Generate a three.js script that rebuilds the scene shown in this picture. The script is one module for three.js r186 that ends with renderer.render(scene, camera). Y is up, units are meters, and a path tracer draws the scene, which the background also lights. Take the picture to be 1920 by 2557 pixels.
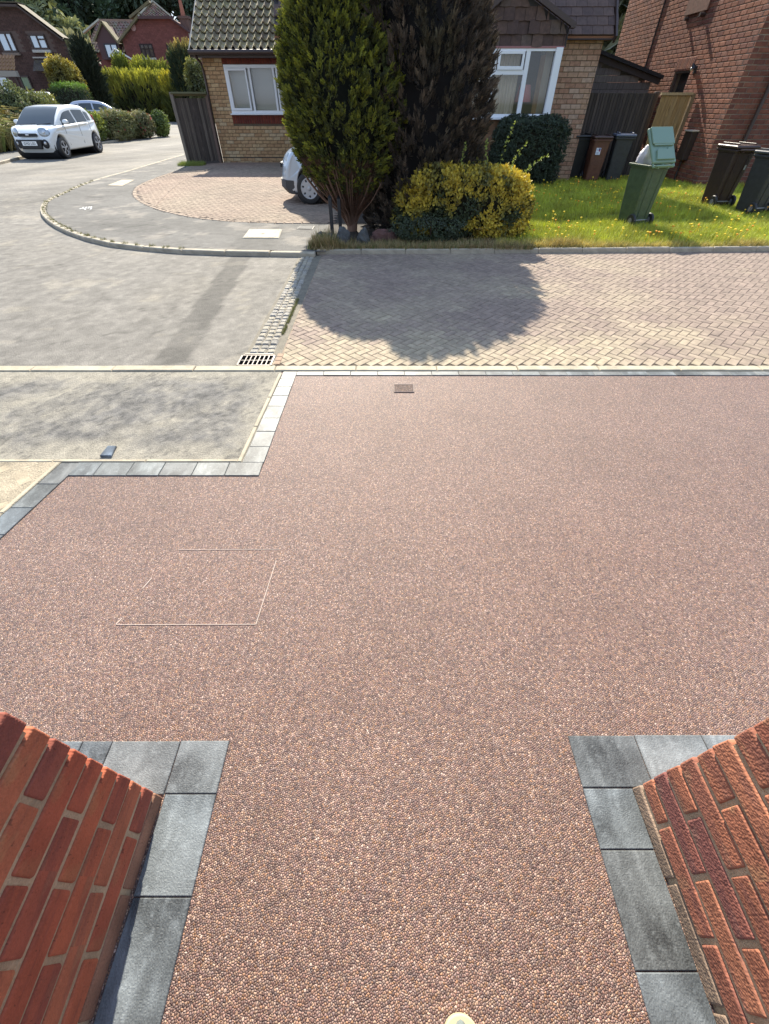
import * as THREE from 'three';
import { mergeGeometries, mergeVertices } from 'three/addons/utils/BufferGeometryUtils.js';
import { RoundedBoxGeometry } from 'three/addons/geometries/RoundedBoxGeometry.js';

// ---------------------------------------------------------------- camera, sky, sun, exposure
const scene = new THREE.Scene();
const camera = new THREE.PerspectiveCamera(102.82, 769 / 1024, 0.02, 600);
camera.position.set(0, 1.6, 0);
camera.rotation.set(-45.22 * Math.PI / 180, 0, 0);
const renderer = new THREE.WebGLRenderer({ antialias: true });
renderer.setSize(769, 1024);
renderer.toneMapping = THREE.LinearToneMapping;
renderer.toneMappingExposure = 2.2;
renderer.shadowMap.enabled = true;
const SUN_EL = 36 * Math.PI / 180, SUN_AZ = 7 * Math.PI / 180;
const sunDir = new THREE.Vector3(-Math.sin(SUN_AZ) * Math.cos(SUN_EL), Math.sin(SUN_EL), -Math.cos(SUN_AZ) * Math.cos(SUN_EL));
const sun = new THREE.DirectionalLight(new THREE.Color(1.0, 0.92, 0.77), 4.9);
sun.position.copy(sunDir).multiplyScalar(60); sun.target.position.set(0, 0, -8);
sun.position.add(sun.target.position);
sun.castShadow = true; sun.shadow.mapSize.set(4096, 4096);
Object.assign(sun.shadow.camera, { left: -40, right: 25, top: 40, bottom: -40, near: 1, far: 180 });
scene.add(sun, sun.target);
{
  const W = 512, H = 256, d = new Float32Array(W * H * 4);
  for (let j = 0; j < H; j++) for (let i = 0; i < W; i++) {
    const el = (j + 0.5) / H * Math.PI - Math.PI / 2, az = ((i + 0.5) / W - 0.5) * 2 * Math.PI;
    const x = Math.cos(el) * Math.cos(az), y = Math.sin(el), z = Math.cos(el) * Math.sin(az);
    const t = Math.pow(Math.max(0, y), 0.5);
    const g = Math.max(0, x * sunDir.x + y * sunDir.y + z * sunDir.z), glow = 0.35 * Math.pow(g, 8) + 0.25 * Math.pow(g, 40);
    const k = 0.60, o = (j * W + i) * 4;
    d[o] = k * (0.80 + (0.30 - 0.80) * t) + glow; d[o + 1] = k * (0.90 + (0.46 - 0.90) * t) + glow * 0.97; d[o + 2] = k * (1.0 + (0.78 - 1.0) * t) + glow * 0.92; d[o + 3] = 1;
    if (y < 0) { d[o] = 0.2; d[o + 1] = 0.19; d[o + 2] = 0.17; }
  }
  const s = new THREE.DataTexture(d, W, H, THREE.RGBAFormat, THREE.FloatType);
  s.mapping = THREE.EquirectangularReflectionMapping; s.magFilter = s.minFilter = THREE.LinearFilter; s.needsUpdate = true;
  scene.background = s; scene.environment = s;
}

// ---------------------------------------------------------------- helpers
function rng(seed) { let a = seed >>> 0; return () => { a |= 0; a = a + 0x6D2B79F5 | 0; let t = Math.imul(a ^ a >>> 15, 1 | a); t = t + Math.imul(t ^ t >>> 7, 61 | t) ^ t; return ((t ^ t >>> 14) >>> 0) / 4294967296; }; }
const rand = rng(20240);
const rr = (a, b) => a + (b - a) * rand();
const pick = a => a[Math.floor(rand() * a.length)];
const lerp = (a, b, t) => a + (b - a) * t, clamp = (v, a = 0, b = 1) => Math.min(b, Math.max(a, v));
const smooth = (a, b, v) => { const t = clamp((v - a) / (b - a)); return t * t * (3 - 2 * t); };
function hash(x, y, s) { let h = Math.imul(x, 374761393) + Math.imul(y, 668265263) + Math.imul(s, 1274126177) | 0; h = Math.imul(h ^ h >>> 13, 1274126177); h ^= h >>> 16; return (h >>> 0) / 4294967296; }
function vnoise(x, y, s = 0, p = 0) {                     // value noise, tileable with period p
  const xi = Math.floor(x), yi = Math.floor(y), fx = x - xi, fy = y - yi, u = fx * fx * (3 - 2 * fx), v = fy * fy * (3 - 2 * fy);
  const m = q => p ? ((q % p) + p) % p : q;
  const a = hash(m(xi), m(yi), s), b = hash(m(xi + 1), m(yi), s), c = hash(m(xi), m(yi + 1), s), d = hash(m(xi + 1), m(yi + 1), s);
  return a + (b - a) * u + (c - a) * v + (a - b - c + d) * u * v;
}
function fbm(x, y, o = 4, s = 0, p = 0) { let v = 0, a = 0.5, n = 0; for (let i = 0; i < o; i++) { v += a * vnoise(x, y, s + i * 17, p); n += a; a *= 0.5; x *= 2; y *= 2; p *= 2; } return v / n; }
const toS = v => { v = clamp(v); return 255 * (v <= 0.0031308 ? v * 12.92 : 1.055 * Math.pow(v, 1 / 2.4) - 0.055); };
function dataTex(n, fn, srgb = false) {
  const d = new Uint8Array(n * n * 4), c = [0, 0, 0];
  for (let j = 0; j < n; j++) for (let i = 0; i < n; i++) { fn(i / n, j / n, c, i, j); const o = (j * n + i) * 4; for (let k = 0; k < 3; k++) d[o + k] = srgb ? toS(c[k]) : 255 * clamp(c[k]); d[o + 3] = 255; }
  const t = new THREE.DataTexture(d, n, n); t.wrapS = t.wrapT = THREE.RepeatWrapping; t.magFilter = t.minFilter = THREE.LinearFilter;
  if (srgb) t.colorSpace = THREE.SRGBColorSpace; t.needsUpdate = true; return t;
}
const rep = (t, r, turn = 0) => { const c = t.clone(); c.repeat.set(r, r); c.rotation = turn; c.needsUpdate = true; return c; };
const col = (r, g, b) => new THREE.Color().setRGB(r, g, b);
function std(c, o = {}) { return new THREE.MeshStandardMaterial({ color: col(...c), roughness: 0.85, ...o }); }
const used = {};
function numbered(n) { const k = used[n] = (used[n] ?? -1) + 1; return k ? `${n}_${String(k).padStart(3, '0')}` : n; }
function tag(o, label, category, group, kind) { Object.assign(o.userData, { label }); if (category) o.userData.category = category; if (group) o.userData.group = group; if (kind) o.userData.kind = kind; return o; }
function thing(name, label, category, pos = [0, 0, 0], turn = 0, group, kind) {
  const o = new THREE.Group(); o.name = numbered(name); o.position.set(...pos); o.rotation.y = turn; scene.add(o); return tag(o, label, category, group, kind);
}
function part(name, geo, mat, parent) { const m = new THREE.Mesh(geo, mat); m.name = name; m.castShadow = m.receiveShadow = true; parent.add(m); return m; }
function top(name, geo, mat, label, category, group, kind) { const m = part(numbered(name), geo, mat, scene); return tag(m, label, category, group, kind); }
function sub(name, parent, pos, turn = 0) { const g = new THREE.Group(); g.name = name; if (pos) g.position.set(...pos); g.rotation.y = turn; parent.add(g); return g; }
function stuff(m) { m.userData.kind = 'stuff'; return m; }
const T = (g, x = 0, y = 0, z = 0) => g.translate(x, y, z);
function box(w, h, d, x = 0, y = 0, z = 0) { return new THREE.BoxGeometry(w, h, d).translate(x, y, z); }
function rbox(w, h, d, r, x = 0, y = 0, z = 0, s = 2) { return new RoundedBoxGeometry(w, h, d, s, r).translate(x, y, z); }
function tube(pts, r, seg = 12, rad = 6) { return new THREE.TubeGeometry(new THREE.CatmullRomCurve3(pts.map(p => new THREE.Vector3(...p))), seg, r, rad); }
function plain(g) { const q = g.index ? g.toNonIndexed() : g.clone(); for (const k of Object.keys(q.attributes)) if (!['position', 'normal', 'uv'].includes(k)) q.deleteAttribute(k); return q; }
function merge(list) { return mergeGeometries(list.map(plain)); }
function tinted(g, c) { const q = plain(g), n = q.attributes.position.count, a = new Float32Array(n * 3); for (let i = 0; i < n; i++) { a[i * 3] = c[0]; a[i * 3 + 1] = c[1]; a[i * 3 + 2] = c[2]; } q.setAttribute('color', new THREE.BufferAttribute(a, 3)); return q; }
function bar(a, b, w, d = w) { // box from a to b
  const A = new THREE.Vector3(...a), B = new THREE.Vector3(...b), L = A.distanceTo(B), g = new THREE.BoxGeometry(w, L, d);
  g.applyQuaternion(new THREE.Quaternion().setFromUnitVectors(new THREE.Vector3(0, 1, 0), B.clone().sub(A).normalize()));
  return g.translate((A.x + B.x) / 2, (A.y + B.y) / 2, (A.z + B.z) / 2);
}
// convex outline (x, y, anticlockwise) facing +z: chamfered face at z = 0, sides down to z = -depth; uv in metres
function prism(pts, depth, c = 0.004, uo = 0, vo = 0) {
  let area = 0; pts.forEach((p, i) => { const q = pts[(i + 1) % pts.length]; area += p[0] * q[1] - q[0] * p[1]; }); if (area < 0) pts = pts.slice().reverse();
  const n = pts.length, ins = pts.map((p, i) => {
    const a = pts[(i + n - 1) % n], b = pts[(i + 1) % n];
    let e1 = [p[0] - a[0], p[1] - a[1]], e2 = [b[0] - p[0], b[1] - p[1]]; const l1 = Math.hypot(...e1), l2 = Math.hypot(...e2);
    const n1 = [-e1[1] / l1, e1[0] / l1], n2 = [-e2[1] / l2, e2[0] / l2], k = 1 + n1[0] * n2[0] + n1[1] * n2[1];
    return [p[0] + c * (n1[0] + n2[0]) / k, p[1] + c * (n1[1] + n2[1]) / k];
  });
  const P = [], N = [], U = [], tri = (a, b, d, nn) => { for (const v of [a, b, d]) { P.push(...v); N.push(...nn); U.push(v[0] + uo + (nn[0] ? v[2] : 0), v[1] + vo + (nn[1] ? v[2] : 0)); } };
  for (let i = 1; i < n - 1; i++) tri([...ins[0], 0], [...ins[i], 0], [...ins[i + 1], 0], [0, 0, 1]);
  for (let i = 0; i < n; i++) {
    const j = (i + 1) % n, a = pts[i], b = pts[j], dx = b[0] - a[0], dy = b[1] - a[1], l = Math.hypot(dx, dy), nx = dy / l, ny = -dx / l, s = Math.SQRT1_2;
    tri([...a, -c], [...b, -c], [...ins[j], 0], [nx * s, ny * s, s]); tri([...a, -c], [...ins[j], 0], [...ins[i], 0], [nx * s, ny * s, s]);
    tri([...a, -depth], [...b, -depth], [...b, -c], [nx, ny, 0]); tri([...a, -depth], [...b, -c], [...a, -c], [nx, ny, 0]);
  }
  const g = new THREE.BufferGeometry(); g.setAttribute('position', new THREE.Float32BufferAttribute(P, 3)); g.setAttribute('normal', new THREE.Float32BufferAttribute(N, 3)); g.setAttribute('uv', new THREE.Float32BufferAttribute(U, 2)); return g;
}
const rect = (w, h) => [[-w / 2, -h / 2], [w / 2, -h / 2], [w / 2, h / 2], [-w / 2, h / 2]];
// the same lying on the ground: outline as [x, z], top at y
function slabGeo(ptsXZ, y, depth, c = 0.004, uo = 0, vo = 0) { return prism(ptsXZ.map(p => [p[0], -p[1]]), depth, c, uo, vo).rotateX(-Math.PI / 2).translate(0, y, 0); }
function inside(poly, x, z) { let r = false; for (let i = 0, j = poly.length - 1; i < poly.length; j = i++) { const a = poly[i], b = poly[j]; if ((a[1] > z) !== (b[1] > z) && x < (b[0] - a[0]) * (z - a[1]) / (b[1] - a[1]) + a[0]) r = !r; } return r; }
// flat sheet of small quads with a colour of its own at each corner (dirt, dust, stains)
function sheet(x0, x1, z0, z1, step, y, ok, colour) {
  const nx = Math.ceil((x1 - x0) / step), nz = Math.ceil((z1 - z0) / step), id = new Map(), P = [], C = [], U = [], I = [], c = [0, 0, 0];
  const vert = (i, j) => { const k = i * 100003 + j; if (id.has(k)) return id.get(k); const x = x0 + i * step, z = z0 + j * step; colour(x, z, c); P.push(x, y, z); C.push(...c); U.push(x, -z); const n = P.length / 3 - 1; id.set(k, n); return n; };
  for (let j = 0; j < nz; j++) for (let i = 0; i < nx; i++) if (!ok || ok(x0 + (i + .5) * step, z0 + (j + .5) * step)) { const a = vert(i, j), b = vert(i + 1, j), d = vert(i, j + 1), e = vert(i + 1, j + 1); I.push(a, d, b, b, d, e); }
  const g = new THREE.BufferGeometry(); g.setAttribute('position', new THREE.Float32BufferAttribute(P, 3)); g.setAttribute('color', new THREE.Float32BufferAttribute(C, 3)); g.setAttribute('uv', new THREE.Float32BufferAttribute(U, 2)); g.setIndex(I); g.computeVertexNormals(); return g;
}
function scatter(name, geo, mat, mats, cols, parent, label, category) {
  const m = new THREE.InstancedMesh(geo, mat, mats.length); m.name = parent === scene ? numbered(name) : name; const c = new THREE.Color();
  mats.forEach((q, i) => { m.setMatrixAt(i, q); if (cols) { m.setColorAt(i, c.setRGB(...cols[i])); } });
  m.castShadow = m.receiveShadow = true; m.userData.kind = 'stuff'; parent.add(m); if (label) tag(m, label, category); return m;
}
const Y = new THREE.Vector3(0, 1, 0);
function place(x, y, z, dir, spin, s) { const q = new THREE.Quaternion().setFromUnitVectors(Y, dir).multiply(new THREE.Quaternion().setFromAxisAngle(Y, spin)); return new THREE.Matrix4().compose(new THREE.Vector3(x, y, z), q, new THREE.Vector3(s, s, s)); }

// ---------------------------------------------------------------- textures
const PEB = 1.5, PN = 264;                                   // pebbles: a tile of 1.5 m, 264 across
const pebblePal = [[.275, .185, .135], [.24, .165, .13], [.185, .12, .10], [.32, .235, .165], [.28, .20, .16], [.135, .093, .08], [.36, .275, .195], [.245, .19, .16], [.30, .19, .11], [.215, .155, .135], [.40, .33, .27], [.165, .13, .12]];
const pebPts = (() => { const r = rng(5), a = new Float32Array(PN * PN * 6); for (let i = 0; i < PN * PN; i++) { const p = pebblePal[Math.floor(Math.pow(r(), 1.15) * pebblePal.length)], v = .70 + .9 * Math.pow(r(), 1.2); a.set([.12 + .76 * r(), .12 + .76 * r(), p[0] * v * .82, p[1] * v * .75, p[2] * v * .74, .7 + .6 * r()], i * 6); } return a; })();
const pebH = new Float32Array(2048 * 2048);
const pebbleMap = dataTex(2048, (u, v, c, i, j) => {
  const x = u * PN, y = v * PN, xi = Math.floor(x), yi = Math.floor(y); let d1 = 9, d2 = 9, b = 0;
  for (let dy = -1; dy <= 1; dy++) for (let dx = -1; dx <= 1; dx++) { const k = (((yi + dy + PN) % PN) * PN + (xi + dx + PN) % PN) * 6, px = xi + dx + pebPts[k] - x, py = yi + dy + pebPts[k + 1] - y, d = Math.sqrt(px * px + py * py) / pebPts[k + 5]; if (d < d1) { d2 = d1; d1 = d; b = k; } else if (d < d2) d2 = d; }
  const e = d2 - d1, h = Math.sqrt(clamp(e * 1.7)); pebH[j * 2048 + i] = h;
  const gap = smooth(0.03, 0.24, e); for (let q = 0; q < 3; q++) c[q] = lerp([.045, .030, .026][q], pebPts[b + 2 + q], gap);
}, true);
const pebbleBump = dataTex(2048, (u, v, c, i, j) => { c[0] = c[1] = c[2] = pebH[j * 2048 + i]; });
const tarMap = dataTex(1024, (u, v, c) => { const n = vnoise(u * 230, v * 230, 3, 230), m = fbm(u * 14, v * 14, 4, 9, 14), s = vnoise(u * 400, v * 400, 8, 400), q = .62 + .36 * (n - .5) + .35 * (m - .5) + (s > .9 ? .25 : 0) - (s < .1 ? .2 : 0); c[0] = c[1] = c[2] = q; }, false);
const tarBump = dataTex(1024, (u, v, c) => { c[0] = c[1] = c[2] = .6 * vnoise(u * 260, v * 260, 5, 260) + .4 * vnoise(u * 120, v * 120, 6, 120); });
const conMap = dataTex(1024, (u, v, c) => { const n = fbm(u * 10, v * 10, 6, 21, 10), s = vnoise(u * 320, v * 320, 4, 320); const q = .72 + .5 * (n - .5) + .2 * (s - .5); c[0] = q; c[1] = q * .995; c[2] = q * .98; });
const conBump = dataTex(1024, (u, v, c) => { c[0] = c[1] = c[2] = .5 * vnoise(u * 300, v * 300, 14, 300) + .5 * fbm(u * 40, v * 40, 4, 15, 40); });
const slateMap = dataTex(1024, (u, v, c) => {                 // riven charcoal block: cloudy bloom and rubbed scuffs
  const n = fbm(u * 7, v * 7, 6, 31, 7), w = fbm(u * 3, v * 3, 4, 35, 3), s = vnoise(u * 300, v * 300, 33, 300), sc = Math.pow(clamp(fbm(u * 30 + 3 * w, v * 9, 4, 37, 0) * 1.9 - .75), 2), fx = Math.pow(clamp(vnoise(u * 60, v * 60, 39, 60) * 3 - 2.1), 1.5);
  const q = .42 + .8 * (n - .5) + .28 * (w - .5) + .16 * (s - .5) + .40 * sc + .26 * fx; c[0] = q * .97; c[1] = q; c[2] = q * 1.01;
});
const slateBump = dataTex(1024, (u, v, c) => { c[0] = c[1] = c[2] = .5 * fbm(u * 14, v * 14, 6, 31, 14) + .5 * vnoise(u * 340, v * 340, 41, 340); });
const clayMap = dataTex(1024, (u, v, c) => { const n = fbm(u * 12, v * 12, 5, 51, 12), s = vnoise(u * 260, v * 260, 53, 260), d = vnoise(u * 90, v * 90, 55, 90), pit = s < .07 || d < .05 ? -.4 : 0, w = fbm(u * 5, v * 5, 3, 57, 5) > .63 ? .1 : 0; const q = .74 + .5 * (n - .5) + .16 * (s - .5) + pit * .6 + w; c[0] = q; c[1] = q * .985; c[2] = q * .97; });
const clayBump = dataTex(1024, (u, v, c) => { const d = vnoise(u * 90, v * 90, 55, 90); c[0] = c[1] = c[2] = .45 * vnoise(u * 170, v * 170, 61, 170) + .4 * fbm(u * 30, v * 30, 5, 62, 30) + .15 * smooth(.03, .16, d); });
const streakMap = dataTex(1024, (u, v, c) => {                // facing brick: purple burnt bands along the brick, pits, pale bloom
  const n = fbm(u * 12, v * 12, 5, 51, 12), s = vnoise(u * 260, v * 260, 53, 260), d = vnoise(u * 110, v * 110, 55, 110), b = .6 * smooth(.5, .7, fbm(u * 3, v * 24, 3, 58, 0)), o = smooth(.6, .75, fbm(u * 8, v * 14, 3, 59, 0)); let q = .76 + .4 * (n - .5) + .16 * (s - .5) - (d < .06 ? .3 : 0);
  c[0] = q * lerp(1, .62, b) ; c[1] = q * lerp(1, .66, b) * lerp(1, 1.25, o); c[2] = q * lerp(1, .85, b) * lerp(1, 1.2, o);
});
const woodMap = dataTex(1024, (u, v, c) => { const w = fbm(u * 3, v * 2, 3, 71, 0) * .6, g = fbm(u * 90 + w * 6, v * 2.5, 4, 73, 0), f = vnoise(u * 300, v * 8, 75, 0), k = Math.pow(clamp(1 - Math.hypot((u * 6 % 1) - .5, ((v * 1.5 + .3) % 1) - .5) * 6), 2); const q = .7 + .6 * (g - .5) + .25 * (f - .5) - .35 * k; c[0] = q; c[1] = q * .97; c[2] = q * .93; });
const woodBump = dataTex(1024, (u, v, c) => { c[0] = c[1] = c[2] = .6 * fbm(u * 90, v * 2.5, 4, 73, 0) + .4 * vnoise(u * 300, v * 8, 75, 0); });
const mossMap = dataTex(1024, (u, v, c) => { const n = fbm(u * 9, v * 9, 5, 81, 9), s = vnoise(u * 130, v * 130, 83, 130), m = smooth(.5, .62, fbm(u * 16, v * 16, 4, 85, 16)), l = smooth(.7, .8, vnoise(u * 50, v * 50, 87, 50)); const q = .5 + .5 * (n - .5) + .25 * (s - .5); c[0] = lerp(q, .36 + .3 * s, m) + .3 * l; c[1] = lerp(q * .90, .33 + .28 * s, m) + .28 * l; c[2] = lerp(q * .76, .19 + .15 * s, m) + .22 * l; });

// ---------------------------------------------------------------- materials
const M = {
  pebble: new THREE.MeshStandardMaterial({ map: rep(pebbleMap, 1 / PEB, .47), bumpMap: rep(pebbleBump, 1 / PEB, .47), bumpScale: 0.0025, roughness: .52, vertexColors: true }),
  tar: new THREE.MeshStandardMaterial({ map: rep(tarMap, 1.0), bumpMap: rep(tarBump, 1.0), bumpScale: 0.004, roughness: .9, vertexColors: true }),
  con: std([.58, .505, .37], { map: rep(conMap, 1 / .9), bumpMap: rep(conBump, 1 / .9), bumpScale: .002 }),
  conKerb: std([.52, .455, .35], { map: rep(conMap, 1 / .7), bumpMap: rep(conBump, 1 / .7), bumpScale: .003 }),
  clayV: new THREE.MeshStandardMaterial({ map: rep(clayMap, 1 / .8), bumpMap: rep(clayBump, 1 / .8), bumpScale: .002, roughness: .92, vertexColors: true }),
  mortar: std([.17, .125, .08], { map: rep(conMap, 1.5), bumpMap: rep(conBump, 2), bumpScale: .003, roughness: .95 }),
  mortarGrey: std([.30, .25, .20], { map: rep(conMap, 1.5), bumpMap: rep(conBump, 2), bumpScale: .003, roughness: .95 }),
  white: std([.80, .81, .82], { roughness: .35 }),
  black: std([.018, .018, .02], { roughness: .5 }),
  dark: std([.03, .024, .022], { roughness: .6 }),
  soil: std([.07, .052, .038], { map: rep(conMap, 1), bumpMap: rep(conBump, 1), bumpScale: .02, roughness: 1 }),
  glass: new THREE.MeshPhysicalMaterial({ color: 0xffffff, roughness: .02, transmission: 1, thickness: 0, ior: 1.5 }),
  chrome: std([.7, .7, .72], { roughness: .2, metalness: 1 }),
  castIron: std([.17, .15, .14], { roughness: .45, metalness: .6, map: rep(conMap, 2) }),
};
const slabOf = c => std(c, { map: rep(slateMap, 1 / .9), bumpMap: rep(slateBump, 1 / .9), bumpScale: .0016, roughness: .55 });
const slabMats = [[.27, .295, .31], [.235, .26, .28], [.305, .325, .335], [.27, .285, .29]].map(slabOf), glareSlabMats = [[.29, .30, .29], [.25, .265, .265], [.325, .325, .305], [.275, .275, .262]].map(slabOf);  // second set: sun glare on the far blocks put into a paler colour
const clayOf = (c, o = {}) => std(c, { map: rep(clayMap, 1 / .6), bumpMap: rep(clayBump, 1 / .6), bumpScale: .003, roughness: .9, ...o });

// ================================================================ GROUND AND PAVING
top('ground', new THREE.PlaneGeometry(900, 900).rotateX(-Math.PI / 2).translate(0, -.22, -60), std([.07, .085, .03], { roughness: 1 }), 'flat grassy ground beyond the streets and gardens', 'ground', null, 'structure');

// ---- tarmac road on the left: pale, dusty, with a darker reinstated trench
const trench = (x, z) => { const t = (z + 3.4) / -3.63, c = lerp(-1.86, -2.09, t) + .03 * (fbm(z * 3, 1, 3, 7) - .5); return Math.abs(x - c) < lerp(.15, .155, t) + .02 * (fbm(z * 9, x * 9, 2, 8) - .5); };
const gullyHole = (x, z) => x > -1.262 && x < -.972 && z > -3.55 && z < -3.345;
const roadCol = (x, z, c) => {
  const p = fbm(x * .55, z * .55, 5, 101), q = fbm(x * 2.1 + 9, z * .7, 4, 103), s = fbm(x * 7, z * 4, 3, 105);
  let v = .25 + .05 * (p - .5) + .045 * (q - .5) + .05 * (s - .5) + .15 * (fbm(x * 16, z * 10, 2, 113) - .5), w = clamp((p - .47) * 1.6) * .4;
  if (trench(x, z)) { v = .135 + .06 * (s - .5); w *= .4; if (z > -4.3 && fbm(x * 5, z * 5, 3, 109) > .5) v += .05; }
  if (Math.abs(fbm(x * .7 + 2, z * .7, 4, 115) - .5) < .0022) v *= .62;
  if (fbm(x * 2.2 + 7, z * 1.6, 4, 117) < .31) v *= .9;
  if (fbm(x * 3, z * 3, 4, 107) > .68) { v += .05; w += .25; }
  const k = z < -9 ? .05 * Math.sin((x + .28 * z) * 1.25) * (fbm(x * .4, z * .15, 2, 111) + .3) : 0; v += k;
  c[0] = v * 1.04 * (1.06 + .12 * w); c[1] = v * 1.03 * (.985 + .04 * w); c[2] = v * (.885 - .13 * w);
};
{
  const g = thing('road', 'pale dusty tarmac street running past the left side', 'road', [0, 0, 0], 0, null, 'structure');
  part('carriageway', sheet(-9, -1.0, -13, -3.2, .05, 0, (x, z) => !(x > -1.3 && x < -.95 && z > -3.6 && z < -3.3), roadCol), M.tar, g);
  part('carriageway', sheet(-1.3, -.95, -3.6, -3.3, .01, 0, (x, z) => !gullyHole(x, z), roadCol), M.tar, g);
  part('carriageway', sheet(-60, -9, -13, -3.2, .5, 0, null, roadCol), M.tar, g);
  part('carriageway', sheet(-60, 50, -72, -13, .5, 0, (x, z) => x < -4 || z < -40, roadCol), M.tar, g);
}

// ---- driveway of resin bound gravel with charcoal edging blocks
const driveCol = (x, z, c) => {
  const p = fbm(x * .8 + 3, z * .8, 4, 121), q = fbm(x * 2.4, z * 2.4, 3, 123), s = fbm(x * 9, z * 9, 2, 125), t = p - .5 + .5 * (q - .5);
  const v = 1.02 + .22 * (q - .5) + .16 * (s - .5), k = clamp(.5 + 1.6 * t);
  c[0] = v * 1.06; c[1] = v * lerp(.97, 1.0, k); c[2] = v * lerp(.97, 1.02, k);
  if (x > .06 && x < .24 && z > -3.02 && z < -2.89) { c[0] *= .9; c[1] *= .93; c[2] *= .93; }
};
const drive = thing('driveway', 'red brown resin bound gravel driveway edged with charcoal blocks', 'driveway', [0, 0, 0], 0, null, 'structure');
part('gravel_surface', sheet(-5, 8, -3.24, 2.4, .06, 0, null, driveCol), M.pebble, drive);
function edgeBlock(pts, y = .0065, set = slabMats) {
  const u = rand() * 5, v = rand() * 5; part('edging_block', slabGeo(pts, y + rr(-.0009, .0009), .05, .0022, u, v), pick(set), drive);
}
const J = .0014;
const quadX = (x0, x1, z0, z1) => [[x0 + J, z0 - J], [x1 - J, z0 - J], [x1 - J, z1 + J], [x0 + J, z1 + J]];   // z0 nearer the camera
// beside the porch: left and right runs along the path, then along the front of each pillar
{
  let z = -.286; edgeBlock(quadX(-.72, -.548, z, -.445)); for (; z < 2.2; z += .245) edgeBlock(quadX(-.716, -.548, z + .245, z));
  let x = -.72; for (const w of [.24, .105, .24, .24, .24, .24, .24]) { edgeBlock(quadX(x - w, x, -.283, -.443)); x -= w; }
  edgeBlock(quadX(.653, .889, -.303, -.461)); z = -.302; for (const w of [.157, .245, .245, .245, .245, .245, .245, .245]) { edgeBlock(quadX(.652, .816, z + w, z)); z += w; }
  x = .889; for (let i = 0; i < 7; i++) { edgeBlock(quadX(x, x + .24, -.304, -.463)); x += .24; }
}
// far edge along the street, the run towards the house, the step and the slanted run
{
  let x = -.729; while (x < 7.4) { edgeBlock(quadX(x, x + .224, -3.168, -3.236), .0065, glareSlabMats); x += .224; }
  const zs = [-1.888, -2.018, -2.184, -2.359, -2.523, -2.686, -2.836, -2.979, -3.105, -3.236];
  const xo = z => lerp(-.888, -.844, (z + 2.02) / -1.18), xi = z => lerp(-.757, -.729, (z + 1.9) / -1.3);
  for (let i = 1; i < 9; i++) edgeBlock([[xo(zs[i]), zs[i] - J], [xi(zs[i]), zs[i] - J], [xi(zs[i + 1]), zs[i + 1] + J], [xo(zs[i + 1]), zs[i + 1] + J]], .0065, glareSlabMats);
  x = -.757; for (const w of [.21, .2, .2, .195, .2, .15]) { edgeBlock(quadX(x - w, x, -1.892, -2.02), .0065, glareSlabMats); x -= w; }
  for (let i = 0; i < 16; i++) { const a = -2.015 + i * .2, b = a + .2, f = z => -2.0 - .15 * (z + 2.0) * 1.0, w = .125; edgeBlock([[f(a) - .02, a + J], [f(b) - .02, b - J], [f(b) + w - .02, b - J], [f(a) + w - .02, a + J]], .0065, rand() < .5 ? slabMats : glareSlabMats); }
}
// thin metal rims of a recessed cover in the gravel, and the small plastic cover
{
  const g = thing('recessed_cover', 'gravel filled cover outlined by thin pale rims in the driveway', 'manhole cover');
  const m = std([.46, .37, .31], { roughness: .6 }); const strip = (a, b, w) => { const dx = b[0] - a[0], dz = b[1] - a[1], l = Math.hypot(dx, dz), nx = -dz / l * w / 2, nz = dx / l * w / 2; part('rim', slabGeo([[a[0] + nx, a[1] + nz], [b[0] + nx, b[1] + nz], [b[0] - nx, b[1] - nz], [a[0] - nx, a[1] - nz]], .0025, .02, .0006), m, g); };
  strip([-1.041, -1.317], [-.53, -1.321], .003); strip([-.534, -1.25], [-.557, -.90], .0035); strip([-.557, -.901], [-1.16, -.899], .0035); strip([-1.105, -1.145], [-1.125, -1.085], .005); strip([-1.15, -.93], [-1.163, -.90], .005);
  
  const c = thing('access_cover', 'small dull grey rectangular cover near the far edge of the gravel', 'drain cover', [.152, 0, -2.955]);
  part('frame', merge([box(.157, .02, .006, 0, -.003, .058), box(.157, .02, .006, 0, -.003, -.058), box(.006, .02, .112, -.0755, -.003, 0), box(.006, .02, .112, .0755, -.003, 0)]), std([.20, .155, .135]), c);
  part('lid', slabGeo([[-.07, .053], [.07, .053], [.07, -.053], [-.07, -.053]], .006, .01, .002), std([.80, .80, .82], { map: rep(pebbleMap, 1 / PEB), bumpMap: rep(pebbleBump, 1 / PEB), bumpScale: .003 }), c);
  for (const x of [-.03, .03]) part('keyhole', box(.012, .002, .006, x, .0068, 0), M.dark, c);
}

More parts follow.
